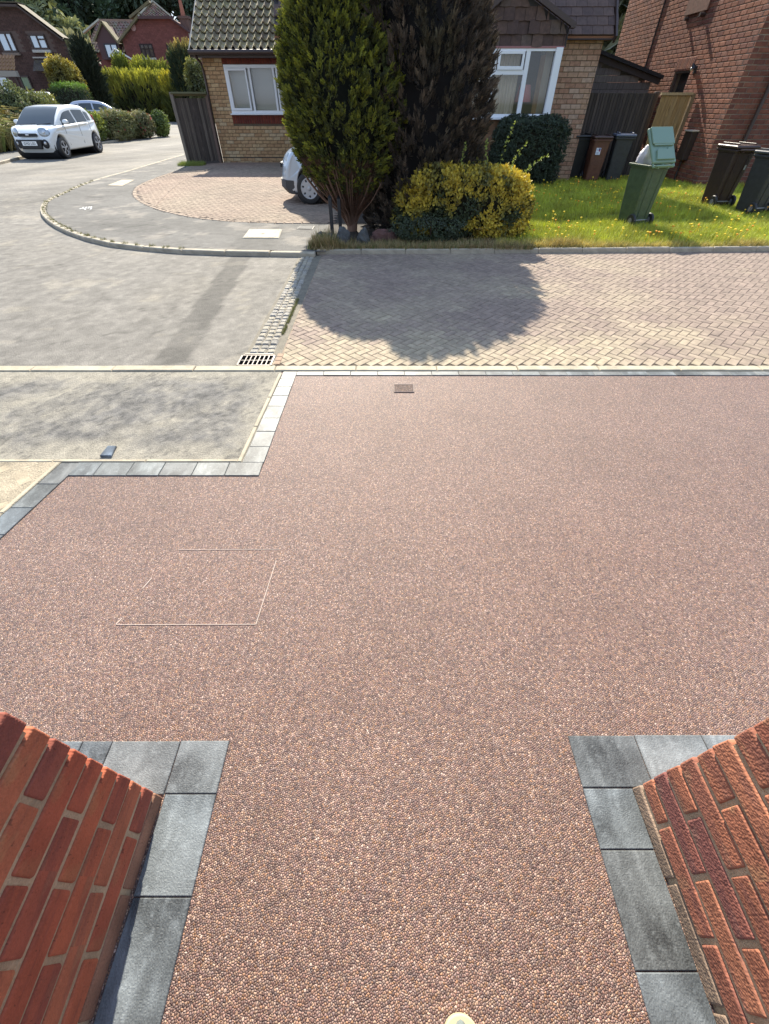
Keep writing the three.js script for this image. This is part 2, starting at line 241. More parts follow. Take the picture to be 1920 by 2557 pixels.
// ---- patch of old tarmac footway and cream concrete edging
const patchCol = (x, z, c) => {
  const a = x * .75 - z * .65, b = x * .65 + z * .75, p = fbm(a * 1.1, b * 4.2, 5, 131), q = fbm(x * 5, z * 5, 4, 133), s = fbm(x * 16, z * 16, 3, 135);
  const edge = 1 - smooth(.05, .3, Math.min(z + 3.25 < 0 ? 0 : z + 3.25, -2.03 - z, -.87 - x + .02 * s) + .28 * (q - .5));
  const f = fbm(x * 34, z * 34, 2, 141); let w = clamp(clamp((p - .44) * 3) * .55 + clamp((s - .52) * 3) * .4 + edge * .8 + (q > .62 ? .2 : 0) + .5 * (f - .5)), v = .185 + .10 * (s - .5) + .08 * (q - .5) + .14 * (f - .5);
  if (Math.abs(fbm(x * 2.2, z * 2.2, 4, 137) - .5) < .006 || Math.abs(fbm(x * 4.4, z * 4.4, 4, 139) - .47) < .006) { v *= .55; w *= .5; }
  c[0] = lerp(v * 1.04, .43, w); c[1] = lerp(v * .99, .39, w); c[2] = lerp(v * .93, .31, w);
};
top('footway', sheet(-5, -.87, -3.26, -2.03, .02, .003, null, patchCol), M.tar, 'sandy grey patched tarmac footway left of the driveway', 'pavement', null, 'structure');
{
  const g = thing('edging', 'cream concrete edging strips between footway and charcoal blocks', 'edging', [0, 0, 0], 0, null, 'structure');
  const piece = (p, y = .0095) => part('edging_strip', slabGeo(p, y + rr(-.001, .001), .06, .004, rand() * 4, rand() * 4), M.con, g);
  for (let i = 0; i < 3; i++) { const a = i / 3, b = (i + 1) / 3, f = t => [lerp(-.894, -.846, t), lerp(-2.022, -3.2, t)]; const A = f(a), B = f(b); piece([[A[0] - .028, A[1] - .002], [A[0] - .002, A[1] - .002], [B[0] - .002, B[1] + .002], [B[0] - .028, B[1] + .002]]); }
  for (let x = -.92; x > -4.5; x -= .58) piece([[x - .576, -2.024], [x, -2.024], [x, -2.048], [x - .576, -2.05]]);
  for (let i = 0; i < 6; i++) { const a = -2.02 + i * .45, b = a + .446, f = z => -2.024 - .15 * (z + 2.0); piece([[f(a) - .03, a], [f(b) - .03, b], [f(b), b], [f(a), a]]); }
}
top('marker_plate', slabGeo([[-1.803, -2.075], [-1.73, -2.075], [-1.747, -2.18], [-1.802, -2.18]], .018, .02, .003, .3, .2), std([.22, .26, .31], { map: rep(slateMap, 2), roughness: .35 }), 'small slate blue plate lying in the sandy footway', 'plate');

// ---- sandy block paving at the far left
const sandyPavers = thing('block_paving', 'cream sandy block paving at the left edge of the driveway', 'paving', [0, 0, 0], 0, null, 'structure');
const paverMats = c => c.map(k => clayOf(k));
function herring(x0, x1, z0, z1, w, ok, fn, turn = 0) {      // 45 degree herringbone, rows stacked along x
  const L = 2 * w, s = Math.SQRT1_2, n = Math.ceil(Math.max(x1 - x0, z0 - z1) / w) + 8, ox = (x0 + x1) / 2, oz = (z0 + z1) / 2;
  for (let a = -n; a <= n; a++) for (let b = -n; b <= n; b++) for (let k = 0; k < 2; k++) {
    const u0 = w * (a + 2 * b), v0 = w * (a - 2 * b), r = k ? [u0, v0 + w, w, L] : [u0, v0, L, w];
    const P = [[0, 0], [r[2], 0], [r[2], r[3]], [0, r[3]]].map(q => { const u = r[0] + q[0], v = r[1] + q[1]; return [ox + (u + v) * s, oz - (v - u) * s]; });
    const cx = (P[0][0] + P[2][0]) / 2, cz = (P[0][1] + P[2][1]) / 2; if (cx < x0 || cx > x1 || cz > z0 || cz < z1 || (ok && !ok(cx, cz, P))) continue;
    fn(cx, cz, k);
  }
}
const paverGeo = (w, k, g = .004) => { const L = w - g / 2, W = w / 2 - g / 2; return (u, v) => prism([[-L, -W], [L, -W], [L, W], [-L, W]], .03, .0026, u, v).rotateX(-Math.PI / 2).rotateY(k ? Math.PI / 4 : -Math.PI / 4); };
function paver(name, cache, w, k, mat, cx, cz, y, parent) {
  const key = k * 10 + Math.floor(rand() * 4); cache[key] ??= paverGeo(w, k)(rand() * 3, rand() * 3);
  const m = part(name, cache[key], mat, parent); m.position.set(cx, y + rr(-.0012, .0012), cz); m.rotation.set(rr(-.006, .006), rr(-.012, .012), rr(-.006, .006)); return m;
}
{
  part('sand_bed', sheet(-5, -1.9, -2.04, 2.3, .02, .0052, (x, z) => x < -2.035 - .15 * (z + 2), (x, z, c) => { const v = .8 + .5 * (fbm(x * 5, z * 5, 4, 145) - .5); c[0] = .62 * v; c[1] = .52 * v; c[2] = .37 * v; }), M.tar, sandyPavers);
  const mats = paverMats([[.50, .42, .30], [.48, .40, .28], [.52, .44, .32], [.46, .37, .27]]), cache = {};
  herring(-3.3, -2.03, -.9, -2.06, .0735, (x, z) => x < -2.075 - .15 * (z + 2) - .01 && z > -2.02, (x, z, k) => paver('paver', cache, .0735, k, pick(mats), x, z, .005, sandyPavers));
}

// ---- concrete kerb line, gully grate and granite setts
{
  const g = thing('kerb', 'low cream concrete kerb line along the near side of the street', 'kerb', [0, 0, 0], 0, null, 'structure');
  for (let x = -8.4; x < 8; x += .68) part('kerb_stone', slabGeo([[x + .002, -3.243 - .0015 * x], [x + .678, -3.243 - .0015 * x], [x + .678, -3.327], [x + .002, -3.327]], .014 + rr(-.002, .002), .1, .006, rand() * 4, rand() * 4), M.con, g);
  const t = thing('gully_grate', 'iron gully grate with two rows of slots by the kerb', 'drain grate', [-1.117, 0, -3.447]);
  const iron = M.castIron, W = .30, D = .208;
  part('frame', merge([box(W, .03, .014, 0, -.008, D / 2 - .007), box(W, .03, .014, 0, -.008, -D / 2 + .007), box(.014, .03, D, -W / 2 + .007, -.008, 0), box(.014, .03, D, W / 2 - .007, -.008, 0), box(.25, .012, .012, 0, .004, -D / 2 - .016)]), iron, t);
  for (let i = 1; i < 7; i++) part('grate_bar', rbox(.012, .024, D - .03, .003, -W / 2 + .014 + i * (W - .028) / 7, -.006, 0), iron, t);
  part('grate_bar', rbox(W - .03, .024, .012, .003, 0, -.0065, 0), iron, t);
  part('pit', merge([box(W, .3, .01, 0, -.17, D / 2 + .006), box(W, .3, .01, 0, -.17, -D / 2 - .006), box(.01, .3, D, -W / 2 - .006, -.17, 0), box(.01, .3, D, W / 2 + .006, -.17, 0), box(W, .01, D, 0, -.215, 0)]), M.dark, t);
  const s = thing('sett_strip', 'strip of worn granite setts between tarmac and block paving', 'setts', [0, 0, 0], 0, null, 'structure');
  part('mortar_bed', sheet(-1.24, -.96, -6.86, -3.56, .04, .002, null, (x, z, c) => { const v = .9 + .3 * (fbm(x * 20, z * 20, 3, 141) - .5); c[0] = .33 * v; c[1] = .29 * v; c[2] = .22 * v; }), M.tar, s);
  const gm = [[.58, .52, .42], [.52, .47, .39], [.62, .55, .43], [.48, .44, .38], [.54, .50, .44]].map(c => std(c, { map: rep(conMap, 3), bumpMap: rep(conBump, 3), bumpScale: .006, roughness: .8 }));
  const geos = []; for (let i = 0; i < 14; i++) { const w = rr(.058, .068), d = rr(.070, .083), q = () => rr(-.005, .005); geos.push(prism([[-w / 2 + q(), -d / 2 + q()], [-w / 2 * .3, -d / 2 - .003], [w / 2 + q(), -d / 2 + q()], [w / 2 + .002, 0], [w / 2 + q(), d / 2 + q()], [0, d / 2 + .003], [-w / 2 + q(), d / 2 + q()], [-w / 2 - .002, 0]], .04, .011, rand(), rand()).rotateX(-Math.PI / 2)); }
  for (let c = 0; c < 3; c++) { let z = -3.62 - rr(0, .02); while (z > -6.78) { const t = (z + 3.6) / -3.2, m = part('sett', pick(geos), pick(gm), s); m.position.set(lerp(-1.208, -1.206, t) + lerp(.037, .03, t) + c * lerp(.0725, .062, t) + rr(-.004, .004), .013 + rr(-.004, .005), z); m.rotation.set(rr(-.05, .05), rr(-.08, .08), rr(-.05, .05)); m.scale.x = lerp(1.02, .88, t); z -= rr(.083, .093); } }
}

// ---- block paved street to the right
{
  const g = thing('paved_road', 'herringbone block paved street in front of the yellow house', 'road', [0, 0, 0], 0, null, 'structure');
  part('sand_bed', sheet(-1.0, 9, -7.3, -3.3, .1, -.007, null, (x, z, c) => { const v = .9 + .5 * (fbm(x * 3, z * 3, 3, 151) - .5); c[0] = .25 * v; c[1] = .19 * v; c[2] = .135 * v; }), M.tar, g);
  const w = .0735, tone = (x, z) => {
    const p = fbm(x * .7, z * 1.1, 4, 153), q = fbm(x * 2.5, z * 2.5, 3, 155), v = rr(.93, 1.07);
    const s = clamp(.14 + 1.4 * (p - .5) + .8 * (q - .5) + .75 * smooth(-4.6, -3.4, z + 1.2 * (q - .5)) - .25 * smooth(-1, 0, x - 4)), y = fbm(x * 3.3, z * 3.3, 3, 157) > .67 ? .2 : 0;
    const k = clamp(s + y + rr(-.08, .08)); return [lerp(.335, .48, k) * v, lerp(.255, .395, k) * v, lerp(.205, .275, k) * v];
  };
  const list = []; herring(-.93, 8.6, -3.33, -7.1, w, (x, z) => z < -3.375 && z > -7.06 - .03 * x, (x, z, k) => list.push([x, z, k, tone(x, z)]));
  list.sort((a, b) => Math.hypot(a[0], a[1]) - Math.hypot(b[0], b[1]));
  const cache = {}, far = [], pal = []; for (let i = 0; i < 18; i++) { const k = (i % 6) / 5, v = [.94, 1, 1.06][Math.floor(i / 6)]; pal.push([lerp(.335, .48, k) * v, lerp(.255, .395, k) * v, lerp(.205, .275, k) * v]); }
  const mats = pal.map(c => clayOf(c));
  list.forEach(([x, z, k, c], i) => {
    if (i < 300) { let b = 0, e = 9; pal.forEach((p, j) => { const d = Math.abs(p[0] - c[0]) + Math.abs(p[2] - c[2]) * 1.5; if (d < e) { e = d; b = j; } }); paver('paver', cache, w, k, mats[b], x, z, 0, g); }
    else far.push(tinted(paverGeo(w, k)(rand() * 3, rand() * 3).rotateX(rr(-.006, .006)).translate(x, rr(-.0015, .0015), z), c));
  });
  for (let i = 0; i < 3; i++) part('edge_paver', slabGeo([[-.955, -3.37 - i * .072], [-.90, -3.37 - i * .072], [-.90, -3.438 - i * .072], [-.955, -3.438 - i * .072]], .006, .04, .004, rand(), rand()), clayOf(pick([[.55, .30, .16], [.50, .35, .24]])), g);
  for (let i = 3; i < 46; i++) { const z = -3.37 - i * .075; far.push(tinted(slabGeo([[-.985 - .034 * (i / 46), z], [-.905, z], [-.905, z - .07], [-.978 - .034 * (i / 46), z - .07]], .001, .04, .004, rand(), rand()), [[.40, .30, .215], [.46, .36, .25], [.36, .26, .20]][i % 3])); }
  stuff(part('far_pavers', mergeGeometries(far), M.clayV, g));
}

// ---- raised footway on the far side, its kerb and the neighbour's block paved drive
const kerbLine = [[-1.0, -6.88], [-1.83, -6.93], [-2.74, -7.01], [-3.5, -7.19], [-4.28, -7.5], [-5.12, -8.12], [-5.99, -8.99], [-6.82, -10.1], [-7.36, -11.2], [-7.48, -11.8], [-7.9, -14.1], [-7.95, -17.0], [-8.1, -22]];
const driveLine = [[-1.0, -8.8], [-1.9, -8.8], [-2.95, -8.99], [-3.77, -9.41], [-4.72, -10.26], [-5.55, -11.37], [-6.04, -12.35], [-6.37, -13.5], [-6.5, -15.5], [-6.46, -18.2]];
function resample(line, step, smoothIt = true) { const c = new THREE.CatmullRomCurve3(line.map(p => new THREE.Vector3(p[0], 0, p[1])), false, 'centripetal'), n = Math.max(2, Math.round(c.getLength() / step)); return c.getSpacedPoints(n).map(p => [p.x, p.z]); }
function offsetLine(line, d) { return line.map((p, i) => { const a = line[Math.max(0, i - 1)], b = line[Math.min(line.length - 1, i + 1)], dx = b[0] - a[0], dz = b[1] - a[1], l = Math.hypot(dx, dz); return [p[0] - dz / l * d, p[1] + dx / l * d]; }); }
function kerbRun(parent, line, step, w, y, mat, name = 'kerb_stone', depth = .2) { const A = resample(line, step), B = offsetLine(A, w); for (let i = 0; i < A.length - 1; i++) { const t = .0035 / step, f = (P, Q, k) => [lerp(P[0], Q[0], k), lerp(P[1], Q[1], k)]; part(name, slabGeo([f(A[i], A[i + 1], t), f(A[i], A[i + 1], 1 - t), f(B[i], B[i + 1], 1 - t), f(B[i], B[i + 1], t)], y + rr(-.003, .003), depth, .012, rand() * 4, rand() * 4), mat, parent); } }
const kl = resample(kerbLine, .25), dl = resample(driveLine, .25);
{
  const poly = [...kl, [-6.9, -22], ...dl.slice().reverse(), [-.85, -8.8], [-.85, -6.9]];
  const cvr = (x, z) => Math.abs(x + 1.99) < .36 + .04 * (fbm(z * 6, 2, 2, 3) - .5) && z < -7.0 && z > -8.5;
  const fcol = (x, z, c) => {
    const p = fbm(x * .8, z * .8, 5, 161), q = fbm(x * 3, z * 3, 4, 163), s = fbm(x * 9, z * 9, 3, 165); let v = .17 + .10 * (p - .5) + .09 * (q - .5) + .06 * (s - .5), w = 0;
    if (cvr(x, z)) v = .14 + .08 * (s - .5);
    if (Math.abs(fbm(x * .9 + 4, z * .9, 3, 167) - .5) < .007) v *= .5;
    if (q > .64) { v += .08; w = .5; }
    c[0] = v * (1.05 + .1 * w); c[1] = v * 1.0; c[2] = v * (.92 - .1 * w);
  };
  const g = thing('far_footway', 'dark patched tarmac footway curving round the far corner', 'pavement', [0, 0, 0], 0, null, 'structure');
  part('tarmac_surface', sheet(-8.2, -.8, -22, -6.8, .07, .05, (x, z) => inside(poly, x, z), fcol), M.tar, g);
  const k = thing('far_kerb', 'raised concrete kerb curving round the far street corner', 'kerb', [0, 0, 0], 0, null, 'structure');
  kerbRun(k, kerbLine, .66, -.10, .056, M.conKerb);
  const k2 = thing('lawn_kerb', 'narrow concrete kerb along the front of the lawn', 'kerb', [0, 0, 0], 0, null, 'structure');
  kerbRun(k2, [[-1.0, -6.93], [1, -6.97], [3, -7.02], [6, -7.1], [9.5, -7.2]], .66, -.06, .062, M.conKerb);
  // the covers set in it
  const m = thing('manhole_cover', 'pale cream rectangular concrete cover in the far footway', 'manhole cover', [0, .053, 0]);
  part('frame', slabGeo([[-2.262, -7.665], [-1.675, -7.655], [-1.735, -8.295], [-2.302, -8.295]], .004, .04, .004), std([.30, .28, .24]), m);
  part('lid', slabGeo([[-2.245, -7.68], [-1.692, -7.67], [-1.75, -8.278], [-2.285, -8.278]], .010, .04, .004), std([.70, .61, .44], { map: rep(conMap, 1), bumpMap: rep(conBump, 1), bumpScale: .002 }), m);
  part('lifting_hole', new THREE.CylinderGeometry(.028, .028, .003, 16).translate(-1.99, .0112, -7.95), std([.25, .22, .18]), m);
  for (const p of [[-2.2, -7.76], [-1.78, -8.2], [-2.23, -8.2], [-1.75, -7.75]]) part('lifting_hole', new THREE.CylinderGeometry(.013, .013, .003, 10).translate(p[0], .0112, p[1]), std([.25, .22, .18]), m);
  const s = thing('small_cover', 'small iron cover in the far footway, shade painted into its dark colour', 'drain cover', [0, .053, 0]);
  part('lid', slabGeo([[-1.49, -8.36], [-1.235, -8.30], [-1.23, -8.55], [-1.455, -8.55]], .008, .03, .004), std([.045, .046, .05], { roughness: .8 }), s);  // lid colour darkened to stand in for shade
  part('frame', slabGeo([[-1.507, -8.345], [-1.22, -8.28], [-1.215, -8.566], [-1.463, -8.566]], .004, .03, .003), M.dark, s);
  top('pale_patch', slabGeo([[-7.15, -13.41], [-6.73, -13.33], [-6.9, -14.45], [-7.25, -14.45]], .056, .03, .002), std([.58, .49, .36], { map: rep(conMap, 1) }), 'pale concrete plate set in the footway near the wooden fence', 'plate');
  const u = []; for (let i = 0; i < 6; i++) for (let j = 0; j < 3; j++) if (!(i < 2 && j !== 1) && rand() > .12) { const x = -6.16 + i * .045 + j * -.055 + rr(-.008, .008), z = -10.02 + i * -.02 - j * .115; u.push(slabGeo([[x, z], [x + .026, z], [x + .012, z - .085], [x - .014, z - .085]], .0545, .004, .0005)); }
  top('stud_marking', merge(u), std([.72, .70, .66]), 'small group of white painted dashes on the far footway', 'road marking');
  // neighbour's drive
  const d = thing('neighbour_drive', 'pinkish herringbone block paved drive beside the yellow house', 'driveway', [0, 0, 0], 0, null, 'structure');
  const dp = [...dl, [-6.4, -19], [2.5, -19], [2.5, -11.5], [-.9, -11.2], [-.9, -8.8]];
  part('sand_bed', sheet(-6.7, 2.5, -19.2, -8.7, .1, .047, (x, z) => inside(dp, x, z), (x, z, c) => { c[0] = .16; c[1] = .12; c[2] = .095; }), M.tar, d);
  kerbRun(d, driveLine, .16, .085, .057, clayOf([.42, .32, .24]), 'edge_paver', .03);
  const tone = (x, z) => { const v = rr(.88, 1.12) * (1 + .5 * (fbm(x, z, 3, 171) - .5)), k = clamp(.5 + 2 * (fbm(x * .6, z * .6, 3, 173) - .5)); return [.36 * v, lerp(.245, .28, k) * v, lerp(.19, .205, k) * v]; };
  const far = [], inL = offsetLine(dl, .095), ip = [...inL, [-6.3, -19], [2.5, -19], [2.5, -11.4], [-.9, -11.2], [-.9, -8.9]];
  herring(-6.6, 2.4, -8.8, -18.95, .083, (x, z) => inside(ip, x, z) && (x < -.9 || z < -11.4), (x, z, k) => far.push(tinted(paverGeo(.083, k, .006)(rand() * 3, rand() * 3).translate(x, .055 + rr(-.0015, .0015), z), tone(x, z))));
  stuff(part('pavers', mergeGeometries(far), M.clayV, d));
  kerbRun(d, [[-4.75, -10.36], [-5.06, -11.7], [-5.35, -13.2], [-5.6, -15.2], [-5.58, -17.2]], .5, .05, .062, clayOf([.30, .22, .17]), 'edge_paver', .03);
}

// ---- left side of the far street: footway, kerb
{
  const line = [[-13.2, -16.5], [-13.75, -19.2], [-14.5, -22.5], [-14.75, -27], [-14.75, -32], [-14.9, -36.2], [-15.7, -39.2], [-17.6, -43], [-20, -45.5], [-24, -47.5]];
  const g = thing('left_footway', 'tarmac footway along the left side of the far street', 'pavement', [0, 0, 0], 0, null, 'structure');
  const poly = [[-30, -16.5], ...resample(line, .5), [-30, -49]];
  part('tarmac_surface', sheet(-26, -13, -49, -16.5, .25, .07, (x, z) => inside(poly, x, z), (x, z, c) => { const v = .23 + .12 * (fbm(x, z, 4, 181) - .5); c[0] = v * 1.03; c[1] = v; c[2] = v * .96; }), M.tar, g);
  const k = thing('left_kerb', 'concrete kerb along the left side of the far street', 'kerb', [0, 0, 0], 0, null, 'structure');
  kerbRun(k, line, .9, .13, .078, M.conKerb);
}

// ---- lawn, planting bed
const bedPoly = [[-.92, -6.98], [2.1, -7.03], [2.25, -8.6], [1.9, -10.6], [-.75, -10.4], [-1.0, -8.6]];
{
  const lawn = [[1.7, -7.05], [9.6, -7.24], [9.6, -13.2], [7.9, -13.3], [7.8, -14.9], [5.1, -14.9], [5.1, -14.3], [1.6, -14.3]];
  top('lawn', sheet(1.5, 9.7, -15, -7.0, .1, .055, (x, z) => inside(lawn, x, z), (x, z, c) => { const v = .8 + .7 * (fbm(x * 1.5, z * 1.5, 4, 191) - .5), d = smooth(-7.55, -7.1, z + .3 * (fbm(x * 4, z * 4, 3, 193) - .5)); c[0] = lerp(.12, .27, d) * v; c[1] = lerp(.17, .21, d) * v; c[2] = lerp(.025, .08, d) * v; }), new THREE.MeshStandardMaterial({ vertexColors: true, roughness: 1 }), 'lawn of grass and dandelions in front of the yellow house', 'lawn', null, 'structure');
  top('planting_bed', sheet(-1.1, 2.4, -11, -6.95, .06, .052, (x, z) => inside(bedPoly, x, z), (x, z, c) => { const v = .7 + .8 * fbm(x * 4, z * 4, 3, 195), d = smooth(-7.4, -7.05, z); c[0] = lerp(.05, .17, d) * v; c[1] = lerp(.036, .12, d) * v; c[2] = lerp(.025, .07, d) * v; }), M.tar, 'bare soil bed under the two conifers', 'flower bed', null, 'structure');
  const blade = (() => { const g = []; for (let i = 0; i < 7; i++) { const a = i * 2.4, r = .012 * (i % 3), h = .035 + .012 * (i % 4), dx = Math.cos(a), dz = Math.sin(a), x = r * dz, z = r * dx, b = new THREE.BufferGeometry(); b.setAttribute('position', new THREE.Float32BufferAttribute([x - dz * .003, 0, z + dx * .003, x + dz * .003, 0, z - dx * .003, x + dx * h * .55, h, z + dz * h * .55], 3)); b.setAttribute('uv', new THREE.Float32BufferAttribute([0, 0, 1, 0, .5, 1], 2)); b.computeVertexNormals(); g.push(b); } return mergeGeometries(g); })();
  const gm = new THREE.MeshPhysicalMaterial({ roughness: .75, transmission: .25, thickness: 0, side: THREE.DoubleSide }), mats = [], cols = [];
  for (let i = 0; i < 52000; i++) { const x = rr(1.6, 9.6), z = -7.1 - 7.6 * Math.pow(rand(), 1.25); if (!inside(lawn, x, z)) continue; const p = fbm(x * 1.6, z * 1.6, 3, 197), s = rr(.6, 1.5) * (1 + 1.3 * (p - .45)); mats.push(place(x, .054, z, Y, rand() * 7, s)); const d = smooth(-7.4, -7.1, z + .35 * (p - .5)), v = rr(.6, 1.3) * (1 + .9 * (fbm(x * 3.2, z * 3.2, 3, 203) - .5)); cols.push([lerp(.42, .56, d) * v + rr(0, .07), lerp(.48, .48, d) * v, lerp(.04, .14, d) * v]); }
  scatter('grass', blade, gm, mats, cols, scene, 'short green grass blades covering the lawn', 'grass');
  const dry = [], dc = []; for (let i = 0; i < 5200; i++) { const x = rr(-1.1, 2.2), z = -7.0 - Math.pow(rand(), 2) * .5, n = fbm(x * 3, z * 3, 3, 199); const left = Math.exp(-Math.pow((x + .88) / .2, 2)); if (rand() > .25 + n * .5 + left) continue; dry.push(place(x, .05, z, Y, rand() * 7, rr(.8, 1.5) + 2.2 * left * rand())); const v = rr(.7, 1.2); dc.push(rand() < .75 ? [.42 * v, .31 * v, .14 * v] : [.16 * v, .19 * v, .04 * v]); }
  scatter('dry_grass', blade, gm, dry, dc, scene, 'straw coloured dry grass along the edge of the soil bed', 'grass');
  const verge = [], vc = []; for (let i = 0; i < 900; i++) { const a = pick(kl.slice(8, 46)), b = rand(); verge.push(place(a[0] + rr(-.05, .03), b < .5 ? .0 : .05, a[1] + rr(-.02, .06), Y, rand() * 7, rr(.3, .9))); const v = rr(.6, 1.2); vc.push([.25 * v, .24 * v, .08 * v]); }
  for (let i = 0; i < 500; i++) { const k = rand() < .5 ? -6.35 : -6.7; verge.push(place(k + rr(-.2, .25), .05, -18.05 + rr(-.25, .25), Y, rand() * 7, rr(.8, 2.2))); vc.push([.28, .33, .06]); }
  for (let i = 0; i < 260; i++) { const z = rr(-5.0, -4.0); verge.push(place(-.985 + rr(-.012, .012), .0, z, Y, rand() * 7, rr(.25, .6))); vc.push([.2, .2, .06]); }
  scatter('weeds', blade, gm, verge, vc, scene, 'small weeds growing along kerb joints and fence foot', 'weeds');
  const flower = (() => { const h = new THREE.SphereGeometry(.017, 7, 5).scale(1, .55, 1).translate(0, .135, 0); return mergeGeometries([plain(h), plain(new THREE.CylinderGeometry(.0018, .0018, .13, 3).translate(0, .065, 0))]); })();
  const fm = [], fc = []; for (let i = 0; i < 640; i++) { const x = rr(1.9, 9.4), z = -7.25 - 6.8 * Math.pow(rand(), 1.4); if (!inside(lawn, x, z) || fbm(x * 1.2, z * 1.2, 3, 201) < .4) continue; fm.push(place(x, .05, z, new THREE.Vector3(rr(-.2, .2), 1, rr(-.2, .2)).normalize(), rand() * 6, rr(.7, 1.25))); const o = rand() < .25 ? .6 : 1; fc.push([.85, .60 * o, .03]); }
  scatter('dandelions', flower, std([1, 1, 1], { roughness: .8 }), fm, fc, scene, 'yellow dandelion flowers dotted over the lawn', 'flowers');
}

// ================================================================ BRICKWORK AND BUILDINGS
// a brick wall standing in its own x, y plane, face towards +z; openings are [x0, x1, y0, y1]
function brickWall(parent, o) {
  const { w, h, L = .25, H = .0905, joint = .012, mats, cols, mortar, holes = [], near = (x, y) => Math.hypot(x, y), max = 300, show = () => true, outline, back = .2, proud = .008, chamfer = .004, pieces = true } = o;
  const s = new THREE.Shape(outline ? outline.map(p => new THREE.Vector2(...p)) : [[0, 0], [w, 0], [w, h], [0, h]].map(p => new THREE.Vector2(...p)));
  for (const b of holes) s.holes.push(new THREE.Path([[b[0], b[2]], [b[0], b[3]], [b[1], b[3]], [b[1], b[2]]].map(p => new THREE.Vector2(...p))));
  const wall = part('wall', new THREE.ExtrudeGeometry(s, { depth: back, bevelEnabled: false }).translate(0, 0, -back - proud), mortar, parent);
  const list = []; let r = 0;
  const keep = o.keep || (() => true);
  for (let y = 0; y < h - .01; y += H, r++) {
    const y1 = Math.min(h, y + H) - joint, yc = y + (H - joint) / 2; let xs = [[0, w]];
    for (const b of [...holes, ...(o.blank || [])]) if (yc > b[2] - .01 && yc < b[3] + .01) xs = xs.flatMap(([a, e]) => [[a, Math.min(e, b[0])], [Math.max(a, b[1]), e]].filter(q => q[1] - q[0] > .02));
    for (const [a, e] of xs) { let x = Math.floor((a - (r % 2) * L / 2) / L) * L + (r % 2) * L / 2; for (; x < e; x += L) { const p = Math.max(a, x), q = Math.min(e, x + L - joint); if (q - p > .025 && keep((p + q) / 2, yc)) list.push([p, q, y, y1]); } }
  }
  const cache = {}, far = [], vis = list.filter(b => show((b[0] + b[1]) / 2, (b[2] + b[3]) / 2)).sort((a, b) => near(a[0], a[2]) - near(b[0], b[2]));
  vis.forEach((b, i) => {
    const bw = Math.round((b[1] - b[0]) * 200) / 200, bh = b[3] - b[2], ci = Math.floor(rand() * cols.length);
    if (i < max && pieces) { const k = bw + '_' + bh.toFixed(3) + '_' + Math.floor(rand() * 3); cache[k] ??= prism(rect(bw, bh), .02, chamfer, rand() * 3, rand() * 3); const m = part('brick', cache[k], mats[ci], wall); m.position.set((b[0] + b[1]) / 2, (b[2] + b[3]) / 2, rr(-.0015, .0015)); }
    else { const v = rr(.9, 1.1); far.push(tinted(prism(rect(bw, bh), .02, chamfer, rand() * 3, rand() * 3).translate((b[0] + b[1]) / 2, (b[2] + b[3]) / 2, rr(-.0015, .0015)), cols[ci].map(q => q * v))); }
  });
  if (far.length) stuff(part('brick_courses', mergeGeometries(far), M.clayV, wall));
  return wall;
}
// soldier course: upright bricks side by side
function soldiers(parent, x0, x1, y0, y1, mats, step = .085) { for (let x = x0; x < x1 - .02; x += step) { const g = prism(rect(step - .012, y1 - y0), .03, .004, rand() * 3, rand() * 3); part('brick', g, pick(mats), parent).position.set(x + step / 2, (y0 + y1) / 2, .006); } }
function windowFrame(parent, x0, x1, y0, y1, z, t, d, mat, bars = []) {      // frame with its lower left at x0, y0; bars [x0, x1, y0, y1]
  const w = sub('window', parent, [0, 0, z]), W = x1 - x0, Hh = y1 - y0;
  part('frame', merge([rbox(W, t, d, .008, (x0 + x1) / 2, y1 - t / 2, 0), rbox(W, t, d, .008, (x0 + x1) / 2, y0 + t / 2, 0), rbox(t, Hh - 2 * t, d, .008, x0 + t / 2, (y0 + y1) / 2, 0), rbox(t, Hh - 2 * t, d, .008, x1 - t / 2, (y0 + y1) / 2, 0), ...bars.map(b => rbox(b[1] - b[0], b[3] - b[2], d * .96, .006, (b[0] + b[1]) / 2, (b[2] + b[3]) / 2, 0))]), mat, w);
  return w;
}
const pane = (w, x0, x1, y0, y1, z = -.01) => part('pane', box(x1 - x0, y1 - y0, .004, (x0 + x1) / 2, (y0 + y1) / 2, z), M.glass, w);
// a row of wavy roof tiles or flat plain tiles on a slope: origin at the eave, u along the eave, up the slope by s
function pantileGeo(w, len, amp = .03, seg = 10) {
  const P = [], I = [], U = []; const th = .024;
  const prof = t => amp * (t < .55 ? .5 - .5 * Math.cos(t / .55 * Math.PI * 2) : -.22 * Math.sin((t - .55) / .45 * Math.PI));
  for (let k = 0; k < 2; k++) for (let j = 0; j < 2; j++) for (let i = 0; i <= seg; i++) { const t = i / seg; P.push((t - .5) * w * 1.04, prof(t) - (k ? th : 0), -j * len); U.push(t * w, j * len); }
  const id = (k, j, i) => (k * 2 + j) * (seg + 1) + i;
  for (let i = 0; i < seg; i++) { I.push(id(0, 0, i), id(0, 0, i + 1), id(0, 1, i), id(0, 1, i), id(0, 0, i + 1), id(0, 1, i + 1)); I.push(id(1, 0, i), id(1, 1, i), id(1, 0, i + 1), id(0, 0, i), id(1, 0, i), id(0, 0, i + 1), id(0, 0, i + 1), id(1, 0, i), id(1, 0, i + 1)); }
  const g = new THREE.BufferGeometry(); g.setAttribute('position', new THREE.Float32BufferAttribute(P, 3)); g.setAttribute('uv', new THREE.Float32BufferAttribute(U, 2)); g.setIndex(I); const n = g.toNonIndexed(); n.computeVertexNormals(); return n;
}
